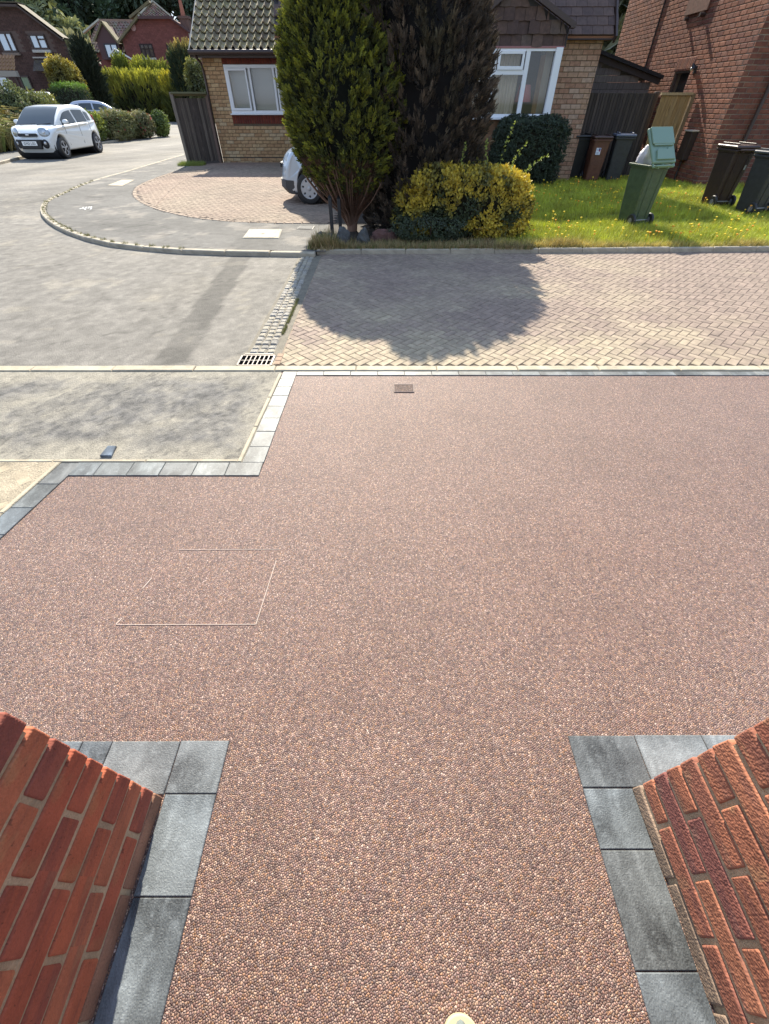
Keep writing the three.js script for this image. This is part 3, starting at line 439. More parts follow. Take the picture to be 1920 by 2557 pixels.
function gutter(parent, x0, x1, y, z, mat, r = .055) { const c = new THREE.CylinderGeometry(r, r, x1 - x0, 14, 1, true, -Math.PI / 2, Math.PI).rotateX(Math.PI).rotateZ(Math.PI / 2); return part('gutter', merge([new THREE.CylinderGeometry(r, r, x1 - x0, 12).rotateZ(Math.PI / 2).translate((x0 + x1) / 2, y, z)]), mat, parent); }

// ---------------------------------------------------------------- yellow brick house opposite
const buffCols = [[.66, .435, .225], [.61, .39, .195], [.72, .50, .27], [.55, .335, .17], [.64, .40, .21], [.70, .52, .31]];
const redCols = [[.33, .115, .060], [.29, .098, .055], [.37, .135, .075], [.25, .085, .055], [.31, .125, .08]];
const soldierMats = [[.22, .045, .028], [.19, .038, .026], [.25, .055, .032]].map(c => clayOf(c));
const brownPlastic = std([.055, .032, .026], { roughness: .45 });
{
  const g = thing('yellow_house', 'yellow brick house with mossy tiled roof and white windows across the street', 'house', [0, 0, 0]);
  const buff = buffCols.map(c => clayOf(c));
  // left wing, front wall at z = -18.98
  const L = sub('left_wing', g, [-5.69, 0, -18.98]);
  const wx0 = .62, wx1 = 2.95, wy0 = 1.285, wy1 = 2.39;
  brickWall(L, { w: 4.2, h: 2.66, L: .25, H: .0905, mats: buff, cols: buffCols, mortar: M.mortar, holes: [[wx0, wx1, wy0, wy1]], blank: [[wx0 - .02, 2.97, 1.04, wy0], [wx0 - .02, 2.97, wy1, 2.53]], show: (x, y) => x < 3.4, near: (x, y) => x });
  soldiers(L, wx0 - .02, 2.97, 1.045, wy0 - .03, soldierMats, .0785); soldiers(L, wx0 - .02, 2.97, wy1 + .015, 2.525, soldierMats, .0785);
  part('damp_course', box(4.2, .02, .02, 2.1, .185, 0), M.dark, L);
  {
    const t = .075, xs = [wx0, wx0 + .785, wx0 + 1.545, wx1], w = windowFrame(L, wx0, wx1, wy0, wy1, -.03, t, .07, M.white, [[xs[1] - .035, xs[1] + .035, wy0 + .07, wy1 - .07], [xs[2] - .035, xs[2] + .035, wy0 + .07, wy1 - .07]]);
    for (const k of [0, 2]) part('sash', merge([rbox(.62, .055, .05, .006, xs[k] + .39, wy0 + .105, .035), rbox(.62, .055, .05, .006, xs[k] + .39, wy1 - .105, .035), rbox(.05, wy1 - wy0 - .2, .05, .006, xs[k] + .105, (wy0 + wy1) / 2, .034), rbox(.05, wy1 - wy0 - .2, .05, .006, xs[k] + .675, (wy0 + wy1) / 2, .034)]), M.white, w);
    for (let i = 0; i < 3; i++) pane(w, xs[i] + .06, xs[i + 1] - .06, wy0 + .06, wy1 - .06);
    const slats = []; for (let y = wy0 + .1; y < wy1 - .05; y += .028) slats.push(box(2.2, .003, .03, (wx0 + wx1) / 2, y, -.1)); part('blind', merge(slats.map(s => s.rotateX(0))), std([.62, .62, .60]), w);
    part('blind', box(2.25, 1.05, .004, (wx0 + wx1) / 2, (wy0 + wy1) / 2, -.125), std([.50, .50, .48]), w);
    part('sill', rbox(wx1 - wx0 + .08, .035, .16, .01, (wx0 + wx1) / 2, wy0 - .012, .03), M.white, w);
  }
  part('floor', box(4.1, .05, 3, 2.1, .3, -1.8), M.dark, L);
  // roof of the left wing
  const pitch = 33 * Math.PI / 180, R1 = sub('roof', g, [-5.9, 2.66, -18.68]);
  const slope = sub('deck', R1); slope.rotation.x = 0;
  const tileMats = [[.56, .50, .40], [.46, .40, .32], [.64, .58, .46], [.38, .32, .26], [.52, .48, .36]].map(c => std(c, { map: rep(mossMap, 1 / 1.1), roughness: .95 }));
  const pg = [0, 1, 2, 3].map(i => { const q = pantileGeo(.215, .40, .062); const uv = q.attributes.uv; for (let k = 0; k < uv.count; k++) uv.setXY(k, uv.getX(k) + i * .37, uv.getY(k) + i * .21); return q; });
  for (let r = 0; r < 12; r++) for (let c = 0; c < 15; c++) { const m = part('roof_tile', pg[Math.floor(rand() * 4)], pick(tileMats), R1), s = r * .335; m.position.set(.10 + c * .212 + rr(-.004, .004), s * Math.sin(pitch) + .06, -s * Math.cos(pitch) + rr(-.006, .006)); m.rotation.set(pitch - .15 + rr(-.015, .015), 0, rr(-.012, .012)); }
  { const b = new THREE.BufferGeometry(); const y1 = 5.6 * Math.sin(pitch), z1 = -5.6 * Math.cos(pitch); b.setAttribute('position', new THREE.Float32BufferAttribute([0, 0, 0, 3.3, 0, 0, 3.3, y1, z1, 0, 0, 0, 3.3, y1, z1, 0, y1, z1], 3)); b.setAttribute('uv', new THREE.Float32BufferAttribute(new Array(12).fill(0), 2)); b.computeVertexNormals(); part('underlay', b, M.dark, R1).position.y = -.03;
    part('verge', bar([.0, .02, .02], [.0, y1 + .02, z1], .03, .09), std([.40, .37, .32]), R1); part('bargeboard', bar([-.03, -.08, .04], [-.03, y1 - .08, z1], .03, .16), brownPlastic, R1); }
  part('fascia', box(3.3, .15, .025, -4.26, 2.60, -18.72), brownPlastic, g); part('soffit', box(3.3, .02, .3, -4.26, 2.53, -18.86), brownPlastic, g);
  part('gutter', merge([new THREE.CylinderGeometry(.06, .06, 3.35, 14).rotateZ(Math.PI / 2).translate(-4.27, 2.63, -18.62)]), brownPlastic, g);
  part('downpipe', tube([[-5.78, 2.6, -18.64], [-5.76, 2.5, -18.7], [-5.72, 2.4, -18.9], [-5.72, 1.2, -18.92], [-5.72, .06, -18.92]], .036, 30, 10), brownPlastic, g);
  part('side_wall', box(.2, 2.66, 4.9, -5.6, 1.33, -21.5), clayOf([.42, .27, .14]), g);

  // right wing: front wall z = -14.36, a bay under a tile hung gable in front of it
  const Rw = sub('right_wing', g, [-2.1, 0, -14.36]);
  brickWall(Rw, { w: 7.16, h: 2.66, L: .25, H: .0905, mats: buff.map((m, i) => clayOf([[.50, .30, .20], [.46, .26, .17], [.54, .345, .23], [.43, .24, .155], [.51, .32, .21], [.55, .38, .275]][i])), cols: buffCols, mortar: M.mortar, holes: [[3.6, 6.1, 1.2, 2.5]], show: (x, y) => x > 4.4, near: (x, y) => -x * 2 + (y < .5 ? .5 : 0) });
  part('side_wall', box(.2, 2.66, 5, 7.05, 1.33, -2.7), clayOf([.38, .22, .12]), Rw);
  part('fascia_strip', box(1.0, .05, .03, 6.66, 2.60, .01), clayOf([.34, .15, .07]), Rw);
  {
    const b = sub('bay', g, [0, 0, -14.12]), x0 = 1.62, x1 = 4.06, y0 = 1.30, y1 = 2.45;
    part('panel', box(x1 - x0, 1.25, .16, (x0 + x1) / 2, .655, -.1), clayOf([.36, .2, .11]), b);
    const w = windowFrame(b, x0, x1, y0, y1, 0, .06, .08, M.white, [[2.47, 2.60, y0 + .05, y1 - .05], [3.26, 3.36, y0 + .05, y1 - .05], [2.60, 3.26, 2.02, 2.10]]);
    part('sash', merge([rbox(.60, .055, .05, .006, 2.93, 2.375, .035), rbox(.60, .06, .05, .006, 2.93, 2.13, .035), rbox(.055, .22, .05, .006, 2.655, 2.25, .034), rbox(.055, .22, .05, .006, 3.205, 2.25, .034)]), M.white, w);
    part('corner_post', rbox(.16, y1 - y0, .12, .01, x1 - .06, (y0 + y1) / 2, .02), M.white, w);
    for (const q of [[1.68, 2.47, y0 + .06, y1 - .06], [2.6, 3.26, y0 + .06, 2.02], [2.67, 3.2, 2.16, 2.36], [3.36, 3.93, y0 + .06, y1 - .06]]) pane(w, ...q);
    part('sill', rbox(x1 - x0 + .1, .04, .16, .01, (x0 + x1) / 2, y0 - .02, .04), M.white, w);
    const cur = (xa, xb, c) => { const P = [], n = 26; const s = new THREE.PlaneGeometry(xb - xa, 1.12, n, 1), a = s.attributes.position; for (let i = 0; i < a.count; i++) a.setZ(i, .03 * Math.sin(i % (n + 1) * 1.9)); s.computeVertexNormals(); part('curtain', s.translate((xa + xb) / 2, 1.87, -.19), c, w); };
    const cloth = std([.42, .36, .26], { roughness: 1 }); cur(2.58, 3.2, cloth); cur(1.7, 2.3, cloth); cur(3.78, 3.95, cloth);
    part('lamp_shade', new THREE.CylinderGeometry(.14, .2, .3, 20, 1, true).translate(3.48, 1.72, -.5), std([.35, .10, .10]), w);
    part('back_wall', box(2.6, 1.3, .02, 2.8, 1.85, -1.9), std([.12, .10, .09]), w); part('reveal', box(2.4, .02, 1.7, 2.8, 1.22, -1.05), std([.14, .11, .09]), w);
    // tile hung gable: flat tiles in courses that step out at their lower edge
    const tm = [[.135, .080, .062], [.115, .069, .056], [.16, .098, .076], [.15, .105, .085], [.11, .066, .055]].map(c => clayOf(c, { roughness: .8 }));
    const gb = sub('gable', g, [0, 2.46, -14.10]);
    const gl = y => y < .42 ? 2.02 : 2.02 + (y - .42) / .65, gr = y => y < .30 ? 4.12 : 4.12 - (y - .30) / .435;
    part('gable_wall', new THREE.ExtrudeGeometry(new THREE.Shape([[2.02, 0], [4.1, 0], [4.1, .3], [2.82, .86], [2.02, .42]].map(p => new THREE.Vector2(...p))), { depth: .2, bevelEnabled: false }).translate(0, 0, -.23), M.dark, gb);
    let r = 0; for (let y = 0; y < .86; y += .195, r++) for (let x = 1.9 - (r % 2) * .12; x < 4.2; x += .24) {
      const a = Math.max(x, gl(y + .1)), e = Math.min(x + .236, gr(y + .12)); if (e - a < .04) continue;
      const la = x < gl(y + .2) ? Math.min(e - .02, Math.max(a, gl(y + .2))) : a, lb = x + .236 > gr(y + .2) ? Math.max(la + .01, Math.min(e, gr(y + .2))) : e, sag = .006;
      const m = part('tile', prism([[a, -.012 + sag], [(a + e) / 2, -.012 - sag * .4], [e, -.012 + sag], [lb, .2], [la, .2]], .014, .003, rand() * 3, rand() * 3), pick(tm), gb); m.position.set(0, y, .018); m.rotation.x = -.10 + rr(-.012, .012); m.rotation.y = rr(-.008, .008);
    }
    part('bargeboard', merge([bar([4.22, .30, .07], [2.86, .89, .07], .09, .13), bar([1.96, .36, .07], [2.90, .93, .07], .09, .13)]), brownPlastic, gb);
    part('verge_end', rbox(.11, .09, .16, .01, 4.17, .31, .06), brownPlastic, gb); part('corner_strip', box(.02, .3, .06, 4.115, .14, .0), M.dark, gb);
    part('head_trim', box(2.1, .035, .05, 3.05, -.008, .005), std([.34, .16, .15]), gb);
    // main roof of the right wing
    const p2 = 47 * Math.PI / 180, rf = sub('roof', g, [-2.5, 2.63, -14.16]), far = [], tcols = [[.125, .078, .064], [.108, .066, .056], [.145, .09, .072]];
    const tg = [0, 1, 2].map(() => prism([[-.1175, -.012 + .004], [0, -.012 - .002], [.1175, -.012 + .004], [.1175, .25], [-.1175, .25]], .016, .003, rand() * 3, rand() * 3)); const tmm = tcols.map(c => clayOf(c, { roughness: .8 }));
    for (let r = 0; r < 30; r++) for (let c = 0; c < 32; c++) { const x = .12 + c * .24 + (r % 2) * .11, s = r * .2; if (x > 7.75) continue; const ci = Math.floor(rand() * 3), z = -s * Math.cos(p2), y = s * Math.sin(p2); if ((x > 5.6 || x < 1.0) && r < 8) { const m = part('roof_tile', tg[Math.floor(rand() * 3)], tmm[ci], rf); m.position.set(x, y + .03, z); m.rotation.set(p2 - Math.PI / 2 - .055 + rr(-.01, .01), 0, rr(-.006, .006)); } else far.push(tinted(tg[0].clone().rotateX(p2 - Math.PI / 2 - .055).translate(x, y + .03, z), tcols[ci])); }
    stuff(part('far_tiles', mergeGeometries(far), M.clayV, rf));
    { const y1 = 6.0 * Math.sin(p2), z1 = -6.0 * Math.cos(p2), s = new THREE.Shape([[.0, -.06], [z1, y1 - .06], [2 * z1, -.06]].map(q => new THREE.Vector2(-q[0], q[1]))); part('deck', new THREE.ExtrudeGeometry(s, { depth: 7.7, bevelEnabled: false }).rotateY(Math.PI / 2), M.dark, rf); part('bargeboard', bar([7.72, -.06, .05], [7.72, y1, z1], .04, .15), brownPlastic, rf); }
    part('eave_board', box(7.7, .06, .2, 1.35, 2.60, -14.28), clayOf([.30, .14, .075]), g);
  }
}

// ---------------------------------------------------------------- red brick house on the right
{
  const g = thing('red_brick_house', 'tall red brick house wall rising at the right edge', 'house', [0, 0, 0]);
  const mats = redCols.map(c => clayOf(c));
  const redMortar = std([.40, .31, .22], { map: rep(conMap, 1.5), bumpMap: rep(conBump, 2), bumpScale: .003, roughness: .95 });
  const s = sub('side', g, [7.90, 0, -21.0]); s.rotation.y = -Math.PI / 2;   // faces -x, local +x runs towards the street
  const len = 7.8;
  brickWall(s, { w: len, h: 5.2, L: .25, H: .086, mats, cols: redCols, mortar: redMortar, holes: [[4.69, 5.48, 1.22, 2.16]], show: (x, y) => y < 4.6, near: (x, y) => Math.abs(len - x) + Math.abs(y - 1.6) * .9, chamfer: .006, proud: .012, joint: .014 });
  {
    const w = windowFrame(s, 4.69, 5.48, 1.22, 2.16, -.06, .055, .06, brownPlastic); pane(w, 4.74, 5.43, 1.27, 2.11); part('sill', rbox(.86, .04, .12, .008, 5.085, 1.20, .06), std([.35, .22, .15]), w);
    part('back_panel', box(.8, .95, .02, 5.085, 1.68, -.14), M.dark, w); soldiers(s, 4.61, 5.54, 2.18, 2.38, mats, .085);
    const l = sub('wall_lamp', s, [5.785, 2.16, .0]); part('bracket', rbox(.05, .14, .06, .01, 0, -.02, .04), M.black, l); part('shade', new THREE.ConeGeometry(.075, .1, 16).rotateX(.5).translate(0, .06, .13), M.black, l); part('bulb', new THREE.SphereGeometry(.04, 14, 10).translate(0, .0, .14), std([.5, .48, .42], { roughness: .2 }), l);
    part('cable', tube([[5.785, 2.2, .03], [5.68, 2.19, .02], [5.52, 2.17, .02]], .012, 12, 6), M.dark, s);
    part('cable', tube([[2.74, 1.9, .015], [2.72, 3.4, .015], [2.72, 5.1, .015]], .018, 8, 6), M.dark, s);
    const v = sub('shadow_panel', s, [4.75, 3.55, 0]); part('cover', rbox(1.1, .8, .05, .01, 0, 0, .02), clayOf([.20, .085, .055]), v); part('shadow_stub', merge([new THREE.CylinderGeometry(.035, .035, .1, 12).rotateX(Math.PI / 2).translate(-.32, -.46, .06), new THREE.CylinderGeometry(.04, .04, .13, 12).rotateX(Math.PI / 2).translate(.46, -.46, .07)]), brownPlastic, v);  // added: dark panel painted as a shadow patch, stubs to cast shadow stripes
    const m = sub('meter_box', s, [6.82, .77, .0]); part('cabinet', rbox(.34, .55, .16, .012, 0, 0, .08), std([.045, .028, .022], { roughness: .5 }), m); part('lid', rbox(.36, .03, .19, .008, 0, .285, .09), std([.5, .42, .34]), m); part('conduit', tube([[0, -.27, .06], [0, -.6, .06], [.02, -.9, .06]], .02, 8, 8), M.dark, m);
  }
  // front wall facing the street
  const f = sub('front', g, [7.905, 0, -13.195]);
  const frontCols = [[.25, .085, .052], [.22, .075, .048], [.27, .10, .062], [.20, .068, .046], [.24, .095, .065]];
  brickWall(f, { w: 2.6, h: 5.2, L: .25, H: .086, mats: frontCols.map(c => clayOf(c)), cols: frontCols, mortar: M.mortarGrey, show: (x, y) => x < 2.3 && y < 3.6, near: (x, y) => x + Math.abs(y - 1.4) });
  part('downpipe', tube([[.66, .05, .07], [.66, 2.5, .07], [.66, 5.1, .07]], .04, 8, 10), brownPlastic, f);
  part('roof', new THREE.ExtrudeGeometry(new THREE.Shape([[0, 0], [6, 0], [3, 2.4]].map(p => new THREE.Vector2(...p))), { depth: 7.4, bevelEnabled: false }).translate(7.95, 5.25, -20.6), clayOf([.2, .09, .06]), g);
}

// ---------------------------------------------------------------- fences, gate, shed
const woodOf = (c, s = 1) => std(c, { map: rep(woodMap, s), bumpMap: rep(woodBump, s), bumpScale: .003, roughness: .95 });
const oldWood = [[.21, .18, .15], [.15, .125, .108], [.26, .225, .19], [.12, .10, .088]].map(c => woodOf(c));
function boardRun(g, a, b, h, bw, mats, lift = .03, over = .25) {       // overlapping upright feather edge boards
  const dx = b[0] - a[0], dz = b[1] - a[1], l = Math.hypot(dx, dz), n = Math.round(l / bw), ry = -Math.atan2(dz, dx);
  for (let i = 0; i < n; i++) { const t = (i + .5) / n, q = prism(rect(l / n * (1 + over), h + rr(-.012, .012)), .014, .003, rand() * 3, rand() * 3); const m = part('board', q, pick(mats), g); m.position.set(a[0] + dx * t, lift + h / 2, a[1] + dz * t); m.rotation.set(0, ry + .24, rr(-.006, .006)); }
  return ry;
}
{
  const g = thing('left_fence', 'weathered grey board fence with mossy cap left of the yellow house', 'fence');
  boardRun(g, [-6.62, -18.3], [-5.74, -18.84], 1.62, .078, oldWood);
  part('post', rbox(.10, 1.78, .10, .008, -6.66, .89, -18.27), oldWood[2], g); part('post', rbox(.09, 1.72, .09, .008, -5.755, .86, -18.84), woodOf([.24, .17, .14]), g);
  part('cap_rail', bar([-6.68, 1.74, -18.24], [-5.74, 1.74, -18.76], .045, .12), woodOf([.21, .20, .10]), g); part('gravel_board', bar([-6.64, .1, -18.32], [-5.8, .1, -18.8], .16, .03), oldWood[3], g);
}
{
  const g = thing('right_fence', 'dark weathered upright board fence behind the bins', 'fence');
  const dm = [[.105, .085, .072], [.085, .07, .062], [.13, .105, .09], [.07, .058, .05]].map(c => woodOf(c));
  boardRun(g, [5.1, -15.0], [7.02, -15.0], 1.70, .078, dm); part('rail', box(1.9, .09, .04, 6.05, 1.3, -15.06), dm[1], g); part('post', rbox(.1, 1.76, .1, .01, 7.02, .88, -15.08), dm[2], g);
  const t = thing('wooden_gate', 'new honey coloured wooden gate between dark fence and brick wall', 'gate');
  const nm = [[.46, .30, .13], [.42, .27, .115], [.50, .34, .16], [.44, .28, .12]].map(c => woodOf(c));
  for (let i = 0; i < 7; i++) { const m = part('board', prism(rect(.101, 1.62), .02, .004, rand() * 3, rand() * 3), pick(nm), t); m.position.set(7.085 + i * .104, .88, -14.78); }
  part('cap', box(.80, .05, .09, 7.40, 1.715, -14.79), woodOf([.62, .46, .26]), t); part('frame', merge([box(.75, .1, .03, 7.4, 1.45, -14.82), box(.75, .1, .03, 7.4, .35, -14.82)]), nm[0], t); part('post', rbox(.09, 1.72, .09, .008, 7.83, .86, -14.80), woodOf([.34, .24, .13]), t);
}
{
  const g = thing('shed', 'grey boarded shed with a sloping felt roof behind the fence', 'shed');
  const sm = [[.21, .195, .19], [.18, .17, .165], [.24, .225, .21]].map(c => woodOf(c));
  for (let i = 0; i < 18; i++) { const y = i * .14, top = x => 2.46 - (x - 6.0) * .245; let x1 = Math.min(7.6, 6.0 + (2.40 - y - .14) / .245); if (x1 < 5.95) continue; const m = part('board', prism([[5.2, y], [x1, y], [x1, y + .135], [5.2, y + .135]], .02, .004, rand() * 3, rand() * 3).rotateX(0), sm[i % 3], g); m.position.z = -16.9; m.rotation.x = -.0; }
  part('shell', box(2.3, 1.95, 1.8, 6.4, .98, -17.85), M.dark, g);
  part('roof', merge([bar([5.6, 2.60, -17.7], [7.82, 2.055, -17.7], .07, 2.0)]), std([.035, .033, .033], { roughness: .95, bumpMap: rep(tarBump, 1), bumpScale: .01 }), g); part('bargeboard', bar([5.62, 2.50, -16.82], [7.8, 1.97, -16.82], .13, .03), std([.05, .042, .04]), g);
}

// ---------------------------------------------------------------- near brick pillars of the porch
function porchPillar(name, label, side) {                          // side -1: left (face towards +x), 1: right (face towards -x)
  const g = thing(name, label, 'wall', [side < 0 ? -.722 : .818, 0, side < 0 ? -.28 : -.303]), S = side < 0 ? 1 : -1, off = side < 0 ? -.006 : -.016, H = .0795, L = .2355, joint = .0125;
  const tones = side < 0 ? [[.56, .155, .075], [.50, .13, .068], [.46, .125, .072], [.55, .18, .092], [.37, .11, .072]] : [[.52, .20, .115], [.47, .18, .107], [.43, .16, .10], [.55, .22, .125], [.37, .135, .10]];
  const streak = tones.map(c => clayOf(c, { map: rep(streakMap, 1 / .62), bumpScale: side < 0 ? .0035 : .0034 })), pale = clayOf(side < 0 ? [.38, .20, .13] : [.36, .26, .19]);
  const W = 2.4, Ht = 2.0;
  part('mortar', box(.36, Ht, W - .02, -S * (.18 + .0055), Ht / 2 - .03, W / 2 + .004), std([.62, .49, .33], { map: rep(conMap, 2.5), bumpMap: rep(conBump, 3), bumpScale: .004, roughness: .95 }), g);
  const geo = (len, h, seed) => {                                  // brick with rounded, slightly ragged arrises; face at x = 0
    const gg = new RoundedBoxGeometry(.1025, h, len, 3, .0055), a = gg.attributes.position, uv = gg.attributes.uv;
    for (let i = 0; i < a.count; i++) { const x = a.getX(i), y = a.getY(i), z = a.getZ(i), e = (vnoise(y * 60 + seed * 9, z * 60, 300) - .5) * .0045; a.setX(i, x + e); a.setY(i, y + (vnoise(z * 40 + seed * 5, x * 40, 301) - .5) * .005); a.setZ(i, z + (vnoise(y * 50 + seed * 3, x * 50, 302) - .5) * .0045); uv.setXY(i, z + seed * .37, y + seed * .73); }
    gg.computeVertexNormals(); return gg;
  };
  const stretch = [], half = []; for (let i = 0; i < 5; i++) { stretch.push(geo(L - joint, H - joint, i + side * 10)); half.push(geo(.1045, H - joint, i + 20 + side * 10)); }
  for (let c = 0; c < 25; c++) {
    const y = off + c * H + (H - joint) / 2; let z = 0; const first = (c % 2) === (side < 0 ? 0 : 0);
    // courses alternate: a full stretcher, then a header at the corner
    const row = []; if (first) { row.push([L - joint, 0]); z = L; } else { row.push([.1045, 0]); z = .1045 + joint; }
    while (z < W) { row.push([L - joint, z]); z += L; }
    if (c > 13) { for (const [len, z0] of row.slice(0, 6)) { const m = part('brick', (len > .2 ? stretch : half)[Math.floor(rand() * 5)], pick(streak), g); m.position.set(-S * .05125, y, z0 + len / 2); } continue; }
    for (const [len, z0] of row) { const m = part('brick', (len > .2 ? stretch : half)[Math.floor(rand() * 5)], c === 0 ? pale : pick(streak), g); m.position.set(-S * .05125 + rr(-.0012, .0012), y + rr(-.0012, .0012), z0 + len / 2); m.rotation.set(rr(-.004, .004), rr(-.006, .006), 0); }
  }
  // end face of the pillar, towards the street
  for (let c = 0; c < 25; c++) { const y = off + c * H + (H - joint) / 2, xs = c % 2 ? [[.1025 + joint, .225]] : [[.1025 + joint, .1045], [.1025 + 2 * joint + .1045, .12]]; for (const [x, w] of xs) part('brick', new RoundedBoxGeometry(w, H - joint, .1, 1, .004).translate(-S * (x + w / 2), y, .05), pick(streak), g); }
  return g;
}
porchPillar('porch_pillar', 'shaded orange red brick porch wall at bottom left', -1);
porchPillar('porch_pillar', 'sunlit rough brown red brick porch wall at bottom right', 1);

// ================================================================ BINS
function bin(name, label, group, pos, turn, s, cBody, cLid, opt = {}) {      // local: wheels and handle side towards +z, 1.0 wide scale = 140 litre bin
  const g = thing(name, label, 'wheelie bin', pos, turn, group); g.scale.setScalar(s);
  const body = std(cBody.map(v => v * 1.4), { roughness: .5, map: rep(conMap, 2.2), bumpMap: rep(conBump, 3), bumpScale: .0015 }), lidM = std(cLid, { roughness: .4 });
  const ring = (y, w, d, z0) => { const r = .045, P = []; for (let i = 0; i < 4; i++) for (let k = 0; k <= 3; k++) { const a = i * Math.PI / 2 + k / 3 * Math.PI / 2, sx = [1, -1, -1, 1][i], sz = [1, 1, -1, -1][i]; P.push([sx * (w / 2 - r) + Math.cos(a) * r, y, z0 + sz * (d / 2 - r) + Math.sin(a) * r]); } return P; };
  const rings = [ring(.02, .37, .40, .03), ring(.06, .39, .43, .025), ring(.93, .475, .535, 0), ring(.935, .50, .56, 0), ring(.99, .505, .565, 0), ring(.99, .46, .52, 0), ring(.4, .40, .45, 0)];
  const P = [], I = [], n = 16; rings.forEach(r => r.forEach(p => P.push(...p))); for (let j = 0; j < rings.length - 1; j++) for (let i = 0; i < n; i++) { const a = j * n + i, b = j * n + (i + 1) % n; I.push(a, a + n, b, b, a + n, b + n); }
  for (let i = 1; i < n - 1; i++) { I.push(0, i, i + 1); const o = (rings.length - 1) * n; I.push(o, o + i + 1, o + i); }
  const bg = new THREE.BufferGeometry(); bg.setAttribute('position', new THREE.Float32BufferAttribute(P, 3)); bg.setIndex(I); const bn = bg.toNonIndexed(); bn.computeVertexNormals(); bn.setAttribute('uv', new THREE.Float32BufferAttribute(P.length ? Array.from({ length: bn.attributes.position.count }, (_, i) => [bn.attributes.position.getX(i) + bn.attributes.position.getZ(i), bn.attributes.position.getY(i)]).flat() : [], 2));
  part('body', bn, body, g);
  part('body_rib', merge([-.12, .12].map(x => bar([x * .8, .16, .245], [x, .90, .262], .022, .02))), body, g);
  part('rim', merge([rbox(.52, .035, .03, .008, 0, .97, .285), rbox(.52, .035, .03, .008, 0, .97, -.285), rbox(.03, .035, .57, .008, -.25, .97, 0), rbox(.03, .035, .57, .008, .25, .97, 0)]), body, g);
  part('handle', merge([tube([[-.19, .97, .29], [-.19, .985, .36], [.0, .985, .375], [.19, .985, .36], [.19, .97, .29]], .016, 20, 8), box(.03, .05, .07, -.12, .965, .32), box(.03, .05, .07, .12, .965, .32)]), lidM, g);
  for (const x of [-.225, .225]) { const w = part('wheel', merge([new THREE.CylinderGeometry(.105, .105, .055, 22).rotateZ(Math.PI / 2), new THREE.TorusGeometry(.088, .03, 8, 22).rotateY(Math.PI / 2)]).translate(x, .112, .24), M.black, g); part('hub', new THREE.CylinderGeometry(.05, .05, .068, 14).rotateZ(Math.PI / 2).translate(x, .112, .24), std([.16, .16, .17]), w); }
  part('axle', new THREE.CylinderGeometry(.014, .014, .45, 8).rotateZ(Math.PI / 2).translate(0, .112, .24), std([.3, .3, .3], { metalness: .8, roughness: .5 }), g); part('axle_mount', merge([rbox(.05, .16, .1, .01, -.15, .13, .2), rbox(.05, .16, .1, .01, .15, .13, .2)]), body, g);
  const lid = sub('lid', g, [0, 1.0, .30]); lid.rotation.x = opt.open || 0;   // hinge at the back, towards +z
  const dome = new RoundedBoxGeometry(.54, .055, .62, 3, .025), a = dome.attributes.position; for (let i = 0; i < a.count; i++) if (a.getY(i) > 0) { const x = a.getX(i) / .27, z = a.getZ(i) / .31; a.setY(i, a.getY(i) + .045 * (1 - x * x * x * x) * (1 - z * z)); } dome.computeVertexNormals();
  part('lid_top', dome.translate(0, .025, -.31), lidM, lid);
  if (opt.open) {
    part('lid_top_panel', merge([rbox(.50, .03, .30, .012, 0, .075, -.46), rbox(.44, .03, .03, .01, -.0, .07, -.30)]), lidM, lid);
    part('lid_panel', new THREE.ExtrudeGeometry(new THREE.Shape([[-.2, 0], [.2, 0], [.17, .16], [.09, .20], [.07, .17], [-.07, .17], [-.09, .20], [-.17, .16]].map(p => new THREE.Vector2(...p))), { depth: .03, bevelEnabled: true, bevelSize: .006, bevelThickness: .006, bevelSegments: 2 }).rotateX(-Math.PI / 2).translate(0, .055, -.04), lidM, lid);
    part('hinge_bar', merge([rbox(.50, .02, .02, .006, 0, .0, .05), rbox(.03, .03, .09, .006, -.24, .01, .01), rbox(.03, .03, .09, .006, .24, .01, .01), rbox(.03, .03, .07, .006, 0, .005, .02)]), lidM, lid);
  } else part('lid_rib', merge([-.18, .18].map(x => rbox(.03, .025, .5, .008, x, .075, -.31))), lidM, lid);
  if (opt.sticker) part('sticker', box(opt.sticker[2], opt.sticker[3], .003, opt.sticker[0], opt.sticker[1], opt.sticker[4] ?? .262), opt.stickerMat, g);
  return g;
}
const bagM = std([.72, .68, .72], { roughness: .35 });
